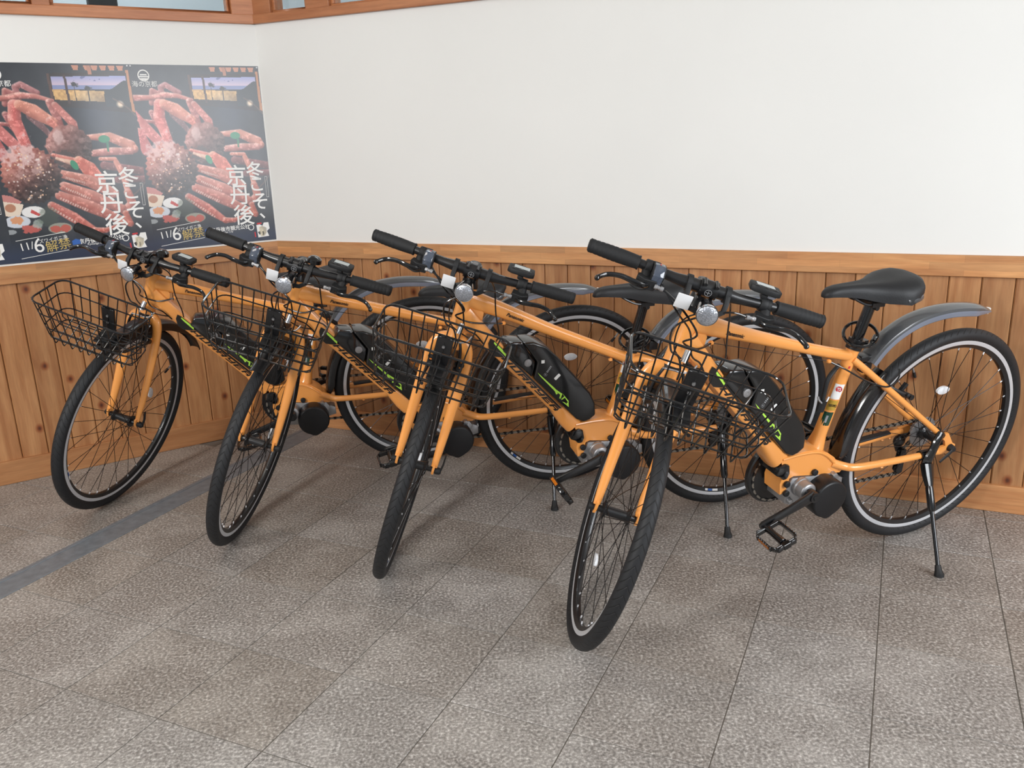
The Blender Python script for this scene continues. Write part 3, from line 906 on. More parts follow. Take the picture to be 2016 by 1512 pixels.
def rim_mesh():
    b = MB(); n = 96
    prof = [(.3155, .0115, 0), (.3175, .0095, 1), (.3025, .0115, 1), (.300, .0108, 0), (.291, .006, 0), (.2895, 0, 0)]
    full = [(.3175, .0095), (.3165, .0118), (.3030, .0118), (.3005, .0105), (.2915, .0065), (.2895, 0), (.2915, -.0065), (.3005, -.0105), (.3030, -.0118), (.3165, -.0118), (.3175, -.0095)]
    vs = []
    k = len(full)
    for i in range(n):
        a = 2 * PI * i / n
        for (r_, y) in full: vs.append((r_ * math.cos(a), y, r_ * math.sin(a)))
    fa, fb = [], []
    for i in range(n):
        for j in range(k):
            q = (i * k + j, i * k + (j + 1) % k, ((i + 1) % n) * k + (j + 1) % k, ((i + 1) % n) * k + j)
            (fb if j in (1, 8) else fa).append(q)
    b.v = vs; b.f = fa + fb; b.m = [0] * len(fa) + [1] * len(fb)
    return b.mesh('rim', ['black', 'rim_track'])


def make_wheel(par, Mx, front, spin, reflector_angle, sticker):
    wh = link('wheel', cached('rim', rim_mesh), par, Mx @ Matrix.Rotation(spin, 4, 'Y'))
    link('tyre', cached('tyre', tyre_mesh), wh)
    hw = .033 if front else .027
    ctr = 0.0 if front else 0.004

    def hub():
        b = MB(); ye = .050 if front else .062
        b.lathe([(-ye, .008), (-hw - .004, .009), (-hw - .003, .021), (-hw + .002, .021), (-hw + .008, .013), (hw - .008, .013), (hw - .002, .021), (hw + .003, .021), (hw + .004, .009), (ye, .008)], (0, ctr, 0), (0, 1, 0), 20)
        return b.mesh('hub', ['black'])
    link('hub', cached('hub%d' % front, hub), wh)

    def spoke(sd, sg):
        b = MB(); th = sg * math.radians(62)
        a = (math.cos(th) * .0185, sd * hw + ctr, math.sin(th) * .0185); e = (.295, sd * .002, 0)
        b.tube([a, e], .00105, 5)
        d = np.array(e) - np.array(a); d /= np.linalg.norm(d); e2 = np.array(e) - d * .012
        b.tube([e2, e], .0019, 6, mi=1)
        return b.mesh('spoke', ['spoke', 'rim_track'], smooth=False)
    for i in range(32):
        sd = 1 if i % 2 else -1; sg = 1 if (i // 2) % 2 else -1
        link('spoke', cached('spoke%d%d%d' % (front, sd, sg), lambda: spoke(sd, sg)), wh, Matrix.Rotation(2 * PI * i / 32, 4, 'Y'))

    def refl():
        b = MB(); b.lathe([(-.007, .9), (-.009, .75), (-.009, 0.01)], (0, 0, 0), (0, 1, 0), 20)
        b.lathe([(-.007, .9), (-.007, 1.0), (.007, 1.0), (.007, .9), (.009, .75), (.009, 0.01)], (0, 0, 0), (0, 1, 0), 20)
        b.v = [(x * .0125, y * .5, z * .024) for x, y, z in b.v]
        return b.mesh('reflector', ['clear'])
    Mr = Matrix.Rotation(reflector_angle, 4, 'Y') @ Matrix.Translation((.155, 0, 0))
    link('reflector', cached('refl', refl), wh, Matrix.Rotation(-spin, 4, 'Y') @ Mr)

    def valve():
        b = MB(); b.tube([(-.290, 0, 0), (-.262, 0, 0)], .0028, 8); b.tube([(-.270, 0, 0), (-.250, 0, 0)], .0040, 8, mi=1)
        return b.mesh('valve', ['silver', 'black_matt'])
    link('valve', cached('valve', valve), wh)
    if sticker:
        def stk():
            b = MB()
            for k_, (a0, a1, mi) in enumerate(((0, .07, 0), (.075, .13, 1), (.135, .17, 0))):
                for s_ in (-1, 1):
                    vs = []
                    for j in range(5):
                        a = a0 + (a1 - a0) * j / 4
                        for (r_, y) in ((.2992, .0106), (.2925, .0076)):
                            vs.append((r_ * math.cos(a), s_ * y, r_ * math.sin(a)))
                    b.add(vs, [(2 * j, 2 * j + 1, 2 * j + 3, 2 * j + 2) for j in range(4)], mi)
            return b.mesh('rim_label', ['white', 'blue'], smooth=False)
        link('rim_label', cached('stk', stk), wh)
    return wh


# frame: key lines shared by both frame sizes
ST = lambda z: (.391 + (.667 - z) * .225, 0, z)
DTP = [(.940, 0, .793), (.899, 0, .743), (.818, 0, .6483), (.729, 0, .5493), (.627, 0, .4353), (.592, 0, .396)]
DTD = Vector((-.667, 0, -.745))


def frame_mesh(small):
    b = MB()
    # head tube
    b.tube([axz(.722), axz(.735), axz(.80), axz(.862), axz(.868)], [.0270, .0245, .0225, .0235, .0250], 20, mi=0)
    # down tube, boxy section
    b.tube(catmull(DTP, 5), [(.0215, .028), (.028, .025), (.030, .0205), (.030, .0195), (.030, .0195), (.030, .020)], 24, up=(0, 1, 0), ex=5.0)
    b.tube([(.650, 0, .461), (.640, 0, .450), (.612, 0, .418), (.590, 0, .394)], [(.0306, .020), (.033, .0245), (.0355, .031), (.0355, .032)], 24, ex=3.5)
    # top tube, deep at the head and slim at the seat
    if small: tt = [(.932, 0, .835), (.898, 0, .822), (.81, 0, .782), (.67, 0, .712), (.52, 0, .642), (ST(.592)[0], 0, .590)]
    else: tt = [(.940, 0, .832), (.90, 0, .822), (.85, 0, .806), (.76, 0, .777), (.62, 0, .733), (.50, 0, .697), (ST(.668)[0], 0, .668)]
    rr = [(.021, .030), (.021, .027), (.019, .022), (.0165, .018), (.0158, .0165), (.0155, .016)] if small else \
         [(.021, .026), (.021, .026), (.020, .024), (.0175, .0185), (.016, .0155), (.0155, .0150), (.0155, .015)]
    b.tube(catmull(tt, 6), rr, 18, up=(0, 1, 0), ex=2.4)
    # gusset between the two tubes behind the head
    b.prism([(.962, .742), (.93, .800), (.895, .812), (.880, .790), (.885, .765), (.868, .728), (.90, .722), (.94, .735)], -.0135, .0135)
    # seat tube with a wider foot
    zt = .618 if small else .692
    b.tube([ST(zt), ST(zt - .02), ST(.52), ST(.44), ST(.405), (.460, 0, .385)], [.0178, .0172, .0172, .0185, (.026, .023), (.033, .036)], 20)
    # motor bracket: two pressed walls and a roof
    out = [(.594, .412), (.590, .385), (.572, .366), (.583, .320), (.577, .284), (.560, .288), (.553, .332), (.540, .337), (.463, .326), (.372, .316), (.362, .330), (.382, .345),
           (.405, .372), (.433, .392), (.470, .408), (.520, .412), (.565, .404)]
    b.prism(out, -.034, .034)
    # raised rib round the bracket
    for y in (-.0345, .0345):
        b.tube(catmull([(.590, y, .400), (.565, y, .402), (.52, y, .404), (.47, y, .400), (.433, y, .382), (.40, y, .352), (.372, y, .325)], 5), .0042, 8)
    for s_ in (-1, 1):
        # chain stays
        b.tube(catmull([(.405, s_ * .026, .350), (.365, s_ * .036, .336), (.335, s_ * .050, .334), (.25, s_ * .058, .334), (.11, s_ * .066, .337), (.045, s_ * .069, .341)], 5), [(.012, .014), .0125, .0115, .0110, .0100, .0095], 14)
        # seat stays
        b.tube(catmull([ST(zt - .028)[:1] + (s_ * .012, zt - .030), (.355, s_ * .024, (.634 if not small else .590)), (.262, s_ * .044, .562 if not small else .545), (.14, s_ * .058, .468), (.035, s_ * .068, .388)], 5), [.0105, .0100, .0092, .0088, .0085], 12)
        # dropout plate
        b.prism([(.060, .352), (.050, .332), (.020, .331), (-.008, .333), (-.022, .342), (-.020, .356), (-.006, .364), (.004, .378), (.020, .400), (.045, .402), (.050, .392), (.028, .376), (.020, .358)], s_ * .069 - .004, s_ * .069 + .004)
        for (x, z) in ((.095, .327), (.125, .326), (.245, .324)):
            b.ball((x, s_ * .062, z), (.006, .005, .004), 8)
    b.tube([(.262, -.044, .562 if not small else .545), (.262, .044, .562 if not small else .545)], .008, 10)
    b.tube([(.395, -.03, .345), (.395, .03, .345)], .012, 10)
    # cable stops under the top tube
    for (x, z) in (((.865, .772), (.475, .668)) if not small else ((.82, .752), (.475, .598))):
        b.ball((x, .012, z), (.007, .008, .006), 10)
    return b.mesh('frame', ['orange'], 0)


def side_print(par, name, me, x, y, z, d=(-1, 0, 0), up=(0, 0, 1)):
    return link(name, me, par, frame_matrix((x, y, z), d, up))


def glyphs():
    """the seven wide slanted capitals of the down tube lettering"""
    G = {'H': [(0, 0, .26, 1), (.74, 0, 1, 1), (.26, .38, .74, .62)],
         'U': [(0, 0, .26, 1), (.74, 0, 1, 1), (.26, 0, .74, .27)],
         'R': [(0, 0, .26, 1), (.26, .74, 1, 1), (.74, .40, 1, .74), (.26, .36, .74, .56), (.66, 0, .95, .38)],
         'Y': [(0, .55, .26, 1), (.74, .30, 1, 1), (.26, .42, .74, .66), (.10, 0, 1, .26)],
         'E': [(0, 0, .26, 1), (.26, .76, 1, 1), (.26, .40, .86, .60), (.26, 0, 1, .24)]}
    b = MB(); w_, h, sh = .0330, .0135, .95; adv = .0385
    for i, ch in enumerate('HURRYER'):
        for (x0, y0, x1, y1) in G[ch]:
            P = [(x0, y0), (x1, y0), (x1, y1), (x0, y1)]
            b.prism([(i * adv + x * w_ + (y - 1) * h * -sh * -1, y * h) for x, y in P], 0, .0005, 0, 'xy')
    return b.mesh('lettering', ['decal'], smooth=False)


def stripe():
    b = MB()
    b.prism([(-.008, .0), (.284, .0), (.292, -.012), (.283, -.008), (.275, -.0062), (-.003, -.0062)], 0, .0005, 0, 'xy')
    b.prism([(-.012, .0026), (.262, .0026), (.262, .0036), (-.012, .0036)], 0, .0005, 0, 'xy')
    return b.mesh('stripe', ['decal'], smooth=False)


def saddle_mesh():
    secs = []  # x, half width, top z, side drop, crown
    data = [(.236, .022, .036, .012), (.240, .052, .040, .022), (.255, .074, .0415, .034), (.275, .083, .041, .052), (.300, .084, .038, .058), (.325, .074, .0335, .052), (.350, .058, .0305, .050),
            (.380, .042, .0285, .044), (.415, .030, .028, .036), (.450, .025, .0275, .030), (.485, .0225, .026, .025), (.505, .020, .022, .020), (.518, .014, .014, .014), (.524, .006, .006, .008)]
    b = MB(); m = 20; vs = []
    for (x, hw, top, drop) in data:
        for j in range(m):
            t = PI * j / (m - 1)                        # from left edge over the top to right edge
            c_, s_ = math.cos(t), math.sin(t)
            y = hw * math.copysign(abs(c_) ** .75, c_)
            z = top - drop * (1 - s_ ** .55)
            if abs(c_) < .35: z -= .003 * (1 - abs(c_) / .35) * (1 if .25 < x < .46 else 0)
            vs.append((x, y, z))
    k = len(data); fs = []
    for i in range(k - 1):
        for j in range(m - 1):
            fs.append((i * m + j, i * m + j + 1, (i + 1) * m + j + 1, (i + 1) * m + j))
        fs.append((i * m + m - 1, i * m, (i + 1) * m, (i + 1) * m + m - 1))
    fs.append(tuple(range(m))); fs.append(tuple((k - 1) * m + j for j in range(m)))
    b.add(vs, fs)
    return b.mesh('saddle', ['saddle'], angle=1.0)


def fender_sheet(center, width, thick, skirt, closed_ends=True, mi=0):
    """a channel section swept along a list of (x, z, nx, nz)"""
    prof = [(-width / 2, -skirt), (-width / 2, -skirt * .45), (-width * .44, -.004), (-width * .25, .002), (0, .0035), (width * .25, .002), (width * .44, -.004), (width / 2, -skirt * .45), (width / 2, -skirt)]
    b = MB(); vs = []; k = len(prof)
    for (x, z, nx, nz, sc) in center:
        for (y, h) in prof: vs.append((x + nx * h * (sc if h < 0 else 1), y * (0.72 + .28 * sc), z + nz * h * (sc if h < 0 else 1)))
        for (y, h) in prof: vs.append((x + nx * (h * (sc if h < 0 else 1) - thick), y * (0.72 + .28 * sc) * .95, z + nz * (h * (sc if h < 0 else 1) - thick)))
    n = len(center); fs = []; ms = []
    for i in range(n - 1):
        a = i * 2 * k; c = a + 2 * k
        for j in range(k - 1):
            fs.append((a + j, a + j + 1, c + j + 1, c + j)); ms.append(1 if j in (0, k - 2) else 0)
            fs.append((a + k + j, c + k + j, c + k + j + 1, a + k + j + 1)); ms.append(0)
        fs.append((a, c, c + k, a + k)); ms.append(1); fs.append((a + k - 1, a + 2 * k - 1, c + 2 * k - 1, c + k - 1)); ms.append(1)
    for e in (0, (n - 1) * 2 * k):
        for j in range(k - 1): fs.append((e + j, e + k + j, e + k + j + 1, e + j + 1)); ms.append(1)
    b.v = vs; b.f = fs; b.m = ms
    return b


def arc_center(cx, cz, R, a0, a1, n=24, tap=True):
    out = []
    for i in range(n + 1):
        t = i / n; a = math.radians(a0 + (a1 - a0) * t)
        sc = min(1, (t + .02) * 6, (1.02 - t) * 6) if tap else 1
        out.append((cx + R * math.cos(a), cz + R * math.sin(a), math.cos(a), math.sin(a), max(.3, sc)))
    return out


def rear_fender_top():
    pts = catmull([(.338, 0, .652), (.305, 0, .694), (.255, 0, .733), (.18, 0, .765), (.08, 0, .778), (-.03, 0, .770), (-.085, 0, .752)], 5)
    cen = []
    for i, p in enumerate(pts):
        t = pts[min(i + 1, len(pts) - 1)] - pts[max(i - 1, 0)]; t /= np.linalg.norm(t)
        nx, nz = t[2], -t[0]
        if nz < 0: nx, nz = -nx, -nz
        f = i / (len(pts) - 1); cen.append((p[0], p[2], nx, nz, max(.15, min(1, (1.03 - f) * 5))))
    b = fender_sheet(cen, .056, .002, .026)
    return b.mesh('fender', ['fender', 'fender_side'])


def front_guard():
    cen = []
    for i in range(31):
        t = i / 30; a = math.radians(76 + 98 * t); q = .371 + (.080 * max(0, (t - .45) / .55) ** 1.25)
        cen.append((WB + q * math.cos(a), RT + q * math.sin(a), math.cos(a), math.sin(a), max(.25, min(1, (t + .02) * 6, (1.03 - t) * 3))))
    return fender_sheet(cen, .054, .0018, .030).mesh('mudguard', ['black', 'black'])


def make_bike(idx, pose, small, saddle_shift, bdx, bdz, bds, ped_turn, label, spin):
    bx, by, psi, lean, pit, st = pose
    Mw = Matrix.Translation((bx, by, 0.0008)) @ Matrix.Rotation(psi, 4, 'Z') @ Matrix.Rotation(-lean, 4, 'X') @ Matrix.Rotation(pit, 4, 'Y')
    root = bpy.data.objects.new('bicycle', None); COL.objects.link(root); root.matrix_basis = Mw
    root.empty_display_size = .1
    root['label'] = label; root['category'] = 'bicycle'; root['group'] = 'orange electric bicycles in a row'
    S = steer_matrix(st)

    def P(name, key, fn, Mx=None, parent=None):
        return link(name, cached(key, fn), parent or root, Mx)
    fr = P('frame', 'frame%d' % small, lambda: frame_mesh(small))
    # ---- prints on the frame
    yy = .0306
    up = (-.745, 0, .667)
    side_print(fr, 'stripe', cached('stripe', stripe), .8125, yy, .6585, DTD, up)
    side_print(fr, 'lettering', cached('glyph', glyphs), .8255, yy, .6420, DTD, up)
    def patch():
        b = MB(); b.prism([(-.020, .009), (-.008, .012), (.056, .012), (.060, .006), (.052, -.006), (.030, -.021), (.006, -.021), (-.014, -.006)], 0, .0005, 0, 'xy')
        return b.mesh('black_patch', ['decal'], smooth=False)
    side_print(fr, 'black_patch', cached('patch', patch), .858, .0306, .695, DTD, up)
    def lime():
        b = MB(); b.prism([(-.004, .0100), (.050, .0100), (.056, .002), (.012, .004), (-.002, .006)], 0, .0005, 0, 'xy')
        return b.mesh('lime_flash', ['green'], smooth=False)
    side_print(fr, 'lime_flash', cached('lime', lime), .858, .0312, .695, DTD, up)
    if small: side_print(fr, 'maker_name', text_mesh('maker_name', 'Panasonic', .0145, 'decal', .0003, 1.0, .18, .0003), .815, .0197, .777, (-.90, 0, -.435), (-.435, 0, .90))
    else: side_print(fr, 'maker_name', text_mesh('maker_name', 'Panasonic', .0145, 'decal', .0003, 1.0, .18, .0003), .830, .0200, .792, (-.955, 0, -.297), (-.297, 0, .955))
    # inspection stickers on the seat tube, curved with it
    def curved_patch(z0, z1, a0, a1, mt, r_=.0176):
        b = MB(); vs = []; n = 8
        for z in (z0, z1):
            c_ = ST(z)
            for j in range(n + 1):
                a = math.radians(a0 + (a1 - a0) * j / n); vs.append((c_[0] + r_ * math.cos(a), r_ * math.sin(a), z - .01 * 0))
        b.add(vs, [(j, j + 1, n + 2 + j, n + 1 + j) for j in range(n)])
        return b.mesh('sticker', [mt])
    for key, z0, z1, a0, a1, mt, r_ in (('s1', .548, .592, 10, 98, 'white', .0177), ('s2', .515, .544, 8, 96, 'gold', .0177), ('s3', .470, .510, 8, 92, 'dkgreen', .0182), ('s4', .479, .500, 40, 58, 'greydecal', .0185), ('s5', .638 if not small else .585, .645 if not small else .592, 62, 80, 'red', .0177)):
        P('sticker', key + str(small if key == 's5' else 0), lambda: curved_patch(z0, z1, a0, a1, mt, r_), None, fr)
    def ts():
        b = MB(); c_ = ST(.580)
        a = math.radians(55); px, py = c_[0] + .0181 * math.cos(a), .0181 * math.sin(a)
        b.lathe([(0, .0085), (.0006, .0085)], (px, py, .578), (math.cos(a), math.sin(a), 0), 20)
        return b.mesh('inspection_mark', ['red'])
    tso = P('inspection_mark', 'ts', ts, None, fr)
    a = math.radians(55); c_ = ST(.580)
    link('sticker_text', text_mesh('sticker_text', 'TS', .012, 'white', .0002, .8, 0, .0003, 'CENTER'), fr,
         frame_matrix((c_[0] + .0190 * math.cos(a), .0190 * math.sin(a), .5745), (-math.sin(a), math.cos(a), 0), (0, 0, 1)) if False else
         frame_matrix((c_[0] + .0190 * math.cos(a), .0190 * math.sin(a), .5740), (-math.sin(a) * 1, -(-math.cos(a)) * 1, 0), (0, 0, 1)))
    c2 = ST(.530)
    link('sticker_text', text_mesh('sticker_text', '705093', .0105, 'decal', .0002, .72, 0, .0002, 'CENTER'), fr,
         frame_matrix((c2[0] + .0179 * math.cos(a), .0179 * math.sin(a), .526), (-math.sin(a), math.cos(a), 0), (0, 0, 1)))
    # ---- battery and its holder
    def holder():
        b = MB(); b.prism([(.830, .674), (.812, .698), (.768, .695), (.748, .660), (.725, .627), (.737, .578)], -.036, .036)
        return b.mesh('battery_holder', ['black_gloss'], .006, 2)
    P('battery_holder', 'holder', holder)
    def batt():
        b = MB(); b.prism([(.766, .692), (.735, .692), (.697, .676), (.660, .640), (.603, .574), (.548, .507), (.530, .470), (.526, .428), (.545, .414), (.565, .408), (.590, .421), (.733, .577), (.722, .627), (.744, .660)], -.041, .041)
        return b.mesh('battery', ['battery'], .006, 3)
    ba = P('battery', 'batt', batt)
    P('lock', 'lock', lambda: MB().lathe([(0, .012), (.004, .0115), (.0045, .010), (.0046, .0035), (.0035, .003)], (.752, .0358, .629), (0, 1, 0), 20).mesh('lock', ['silver']), None, ba)
    y3 = .0412
    P('label', 'lab1', lambda: MB().prism([(.711, .634), (.701, .634), (.701, .624), (.711, .624)], y3, y3 + .0004).mesh('label', ['white'], smooth=False), None, ba)
    def pill():
        b = MB(); d = Vector((-.72, 0, .69)); n = Vector((.69, 0, .72)); c = Vector((.659, 0, .5745))
        b.prism([tuple((c + d * x * .011 + n * z * .0048).xz) for x, z in ((-1, -.6), (-.85, -1), (.85, -1), (1, -.6), (1, .6), (.85, 1), (-.85, 1), (-1, .6))], y3, y3 + .0004)
        return b.mesh('label', ['white'], smooth=False)
    P('label', 'lab2', pill, None, ba)
    def bars():
        b = MB(); d = Vector((-.56, 0, .83)); n = Vector((.83, 0, .56))
        for i in range(5):
            c = Vector((.6915, 0, .5945)) + d * i * .0048
            b.prism([tuple((c + d * x * .0014 + n * z * .003).xz) for x, z in ((-1, -1), (1, -1), (1, 1), (-1, 1))], y3, y3 + .0004)
        c = (.697, .586)
        for i in range(20):
            a0, a1 = 2 * PI * i / 20, 2 * PI * (i + 1) / 20
            b.prism([(c[0] + math.cos(q) * r_, c[1] + math.sin(q) * r_) for q, r_ in ((a0, .0052), (a1, .0052), (a1, .0046), (a0, .0046))], y3, y3 + .0004)
        b.prism([(c[0] - .0012, c[1] - .002), (c[0] + .0012, c[1] - .002), (c[0] + .0012, c[1] + .002), (c[0] - .0012, c[1] + .002)], y3, y3 + .0004)
        return b.mesh('charge_gauge', ['greydecal'], smooth=False)
    P('charge_gauge', 'bars', bars, None, ba)
    def flash():
        b = MB()
        for poly in ([(.722, .596), (.713, .5865), (.664, .536), (.655, .518), (.661, .5165), (.666, .5285), (.7135, .583)],
                     [(.663, .534), (.641, .516), (.646, .500), (.6505, .502), (.6475, .5135), (.660, .526)],
                     [(.641, .518), (.619, .489), (.6195, .482), (.632, .5015), (.6425, .4955), (.6435, .4985), (.634, .5065)],
                     [(.640, .489), (.618, .468), (.6195, .484), (.626, .483), (.6245, .478), (.632, .486)]):
            b.prism(poly, y3, y3 + .0005)
        return b.mesh('lime_number', ['green'], smooth=False)
    P('lime_number', 'flash', flash, None, ba)
    # ---- motor
    def motor():
        b = MB(); b.prism([(.372, .300), (.385, .318), (.430, .323), (.545, .332), (.560, .295), (.560, .255), (.530, .240), (.480, .236), (.440, .225), (.395, .245)], -.038, .038)
        b.lathe([(.036, .029), (.048, .029), (.050, .0265), (.074, .0260), (.076, .0240), (.078, .018)], (.515, 0, .303), (0, 1, 0), 28)
        for (x, z) in ((.545, .262), (.400, .318)): b.lathe([(.030, .009), (.050, .008)], (x, 0, z), (0, 1, 0), 12)
        b.prism([(.372, .300), (.352, .292), (.350, .262), (.368, .258), (.395, .250)], -.012, .030)
        return b.mesh('motor', ['silver'], .004, 2)
    mo = P('motor', 'motor', motor)
    def mcov():
        b = MB(); prof = []
        for i in range(40):
            a = 2 * PI * i / 40; r_ = .0585
            d = abs(((a - math.radians(268) + PI) % (2 * PI)) - PI)
            if d < .35: r_ += .007 * (1 - d / .35)
            prof.append((.438 + r_ * math.cos(a), .267 + r_ * math.sin(a)))
        b.prism(prof, .030, .086)
        return b.mesh('motor_cover', ['motor_cover'], .007, 3)
    P('motor_cover', 'mcov', mcov, None, mo)
    for i, (x, z) in enumerate(((.470, .338), (.563, .318), (.560, .288))):
        P('rubber_plug', 'plug%d' % i, lambda: MB().lathe([(0, .0095), (.007, .0095), (.0085, .008), (.009, .001)], (x, .036, z), (0, 1, 0), 14).mesh('rubber_plug', ['black_matt']))
    def clip():
        b = MB(); b.prism([(.606, .352), (.600, .381), (.580, .385), (.566, .380), (.560, .352), (.566, .336), (.580, .334), (.590, .345)], -.041, .041)
        return b.mesh('cable_clip', ['black_gloss'], .004, 2)
    P('cable_clip', 'clip', clip)
    # ---- cranks and pedals
    cd = Matrix.Rotation(math.radians(-12 if idx == 1 else 0), 3, 'Y') @ Vector((.161, 0, -.055)); ca = Vector((.515, 0, .303))
    def crank(sg):
        b = MB(); y = sg * .098; e = ca + cd * sg
        pts = [(ca.x - cd.x * sg * .03, y - sg * .006, ca.z - cd.z * sg * .03), (ca.x, y - sg * .004, ca.z), (ca.x + cd.x * sg * .5, y, ca.z + cd.z * sg * .5), (e.x, y + sg * .002, e.z), (e.x + cd.x * sg * .06, y + sg * .002, e.z + cd.z * sg * .06)]
        b.tube(pts, [(.007, .012), (.009, .0175), (.0075, .0125), (.0075, .012), (.006, .008)], 16, ex=3.0)
        b.lathe([(sg * .070, .016), (sg * .106, .0155)], (ca.x, 0, ca.z), (0, 1, 0), 20)
        b.lathe([(sg * .104, .0085), (sg * .1085, .008)], (ca.x, 0, ca.z), (0, 1, 0), 6)
        return b.mesh('crank_arm', ['black'])
    for sg in (1, -1):
        P('crank_arm', 'crank%d%d' % (sg, idx == 1), lambda: crank(sg))
    def pedal():
        b = MB(); W_, D_ = .096, .078
        b.tube([(0, -.004, 0), (0, W_ - .008, 0)], .006, 10)
        b.tube([(0, .012, 0), (0, .03, 0), (0, W_ - .02, 0)], [.010, .009, .011], 12)
        for sx in (-1, 1):
            o_ = [(sx * .006, .010, 0), (sx * D_ * .38, .004, 0), (sx * D_ * .5, .016, 0), (sx * D_ * .5, W_ - .024, 0), (sx * D_ * .34, W_ - .004, 0), (sx * .006, W_ - .006, 0)]
            b.tube(o_, [(.0085, .003)] * 6, 8, up=(0, 0, 1), ex=4)
            for k in range(7):
                b.box((sx * (D_ * .5 + .002), .020 + k * .009, 0), (.004, .004, .016))
            b.box((sx * D_ * .27, W_ - .011, 0), (D_ * .36, .004, .014)); b.box((sx * D_ * .27, .010, 0), (D_ * .36, .004, .014))
        b.box((0, W_ - .008, 0), (.022, .014, .017))
        return b.mesh('pedal', ['black_gloss'], .001, 1)
    def prefl(sx):
        b = MB(); b.box((sx * .0415, .047, 0), (.003, .042, .009))
        return b.mesh('pedal_reflector', ['amber'])
    e = ca + cd
    pl = P('pedal', 'pedal', pedal, Matrix.Translation((e.x, .108, e.z)) @ Matrix.Rotation(ped_turn, 4, 'Y'))
    for sx in (-1, 1): P('pedal_reflector', 'prefl%d' % sx, lambda: prefl(sx), None, pl)
    e = ca - cd
    pl = P('pedal', 'pedal', pedal, Matrix.Translation((e.x, -.108, e.z)) @ Matrix.Rotation(PI, 4, 'Z') @ Matrix.Rotation(.2, 4, 'Y'))
    for sx in (-1, 1): P('pedal_reflector', 'prefl%d' % sx, lambda: prefl(sx), None, pl)
    def guard():
        b = MB(); c = (.520, 0, .300)
        b.lathe([(-.046, .018), (-.046, .060), (-.050, .066), (-.050, .100), (-.054, .1035), (-.066, .1035), (-.070, .100), (-.070, .018)], c, (0, 1, 0), 48)
        for i in range(6):
            a = 2 * PI * i / 6 + .3; b.box((c[0] + math.cos(a) * .035, -.058, c[2] + math.sin(a) * .035), (.058, .006, .014), np.array(Matrix.Rotation(-a, 3, 'Y')))
        b.lathe([(-.068, .020), (-.040, .020)], c, (0, 1, 0), 20)
        b.lathe([(-.0585, .079), (-.055, .079)], c, (0, 1, 0), 44, mi=0)
        return b.mesh('chain_guard', ['black'])
    P('chain_guard', 'guard', guard)
    # ---- chain
    def chain():
        b = MB(); R1, R2 = .086, .031; c1 = np.array((.520, .292)); c2_ = np.array((0., .349))
        pts = []
        for a in np.linspace(-95, 85, 26): pts.append((c1[0] + R1 * math.cos(math.radians(a)), c1[1] + R1 * math.sin(math.radians(a))))
        for a in np.linspace(88, 225, 12): pts.append((c2_[0] + R2 * math.cos(math.radians(a)), c2_[1] + R2 * math.sin(math.radians(a))))
        pts += [(.005, .318), (.030, .292), (.046, .276), (.036, .240), (.030, .212), (.038, .197), (.052, .197)]
        Q = [np.array(p) for p in pts] + [np.array(pts[0])]
        L_ = [0]
        for i in range(len(Q) - 1): L_.append(L_[-1] + np.linalg.norm(Q[i + 1] - Q[i]))
        n = int(L_[-1] / .0127); xs = np.interp(np.arange(n + 1) * L_[-1] / n, L_, [q[0] for q in Q]); zs = np.interp(np.arange(n + 1) * L_[-1] / n, L_, [q[1] for q in Q])
        for i in range(n):
            dx, dz = xs[i + 1] - xs[i], zs[i + 1] - zs[i]; a = math.atan2(dz, dx); w_ = .0028 if i % 2 else .0038
            R = np.array(Matrix.Rotation(-a, 3, 'Y')); m_ = ((xs[i] + xs[i + 1]) / 2, (zs[i] + zs[i + 1]) / 2)
            for s_ in (-1, 1): b.box((m_[0], -.052 + s_ * w_, m_[1]), (.0140, .0010, .0062 if i % 2 else .0078), R, mi=i % 2)
            b.tube([(xs[i], -.0570, zs[i]), (xs[i], -.0470, zs[i])], .0026, 6, mi=1)
        return b.mesh('chain', ['black', 'steel'], smooth=False)
    P('chain', 'chain', chain)['kind'] = 'stuff'
    def cassette():
        b = MB()
        for i, r_ in enumerate((.024, .027, .030, .034, .038, .043, .049)):
            y = -.056 + i * .0042; pr = []
            for k in range(int(r_ / .002) * 2):
                nn_ = int(r_ / .002) * 2; a = 2 * PI * k / nn_; q = r_ + (.0018 if k % 2 else -.0012); pr.append((q * math.cos(a), RT + q * math.sin(a)))
            b.prism(pr, y - .0009, y + .0009)
        return b.mesh('cassette', ['silver'], smooth=False)
    P('cassette', 'cassette', cassette)
    def derail():
        b = MB()
        b.tube(catmull([(.008, -.070, .335), (.022, -.078, .312), (.036, -.076, .290), (.042, -.062, .272)], 4), [.009, .012, .012, .009], 10)
        b.ball((.046, -.066, .308), (.022, .014, .022), 14)
        for y in (-.060, -.045): b.prism([(.032, .286), (.052, .286), (.052, .262), (.054, .212), (.042, .198), (.028, .204), (.030, .258)], y, y + .002)
        for (x, z) in ((.042, .274), (.042, .214)):
            b.lathe([(-.056, .0115), (-.048, .0115)], (x, 0, z), (0, 1, 0), 14)
        return b.mesh('derailleur', ['black'])
    P('derailleur', 'derail', derail)
    # ---- rear wheel, axle lever
    make_wheel(root, Matrix.Translation((0, 0, RT)), False, spin[0], -1.57, idx in (1, 2))
    def qr():
        b = MB(); b.lathe([(.060, .010), (.072, .012), (.084, .0105), (.090, .007)], (0, 0, RT), (0, 1, 0), 16)
        b.tube([(0, .087, RT), (.022, .090, RT - .013), (.050, .092, RT - .030)], [(.003, .006), (.003, .0065), (.002, .005)], 8)
        return b.mesh('axle_lever', ['black_matt'])
    P('axle_lever', 'qr', qr)
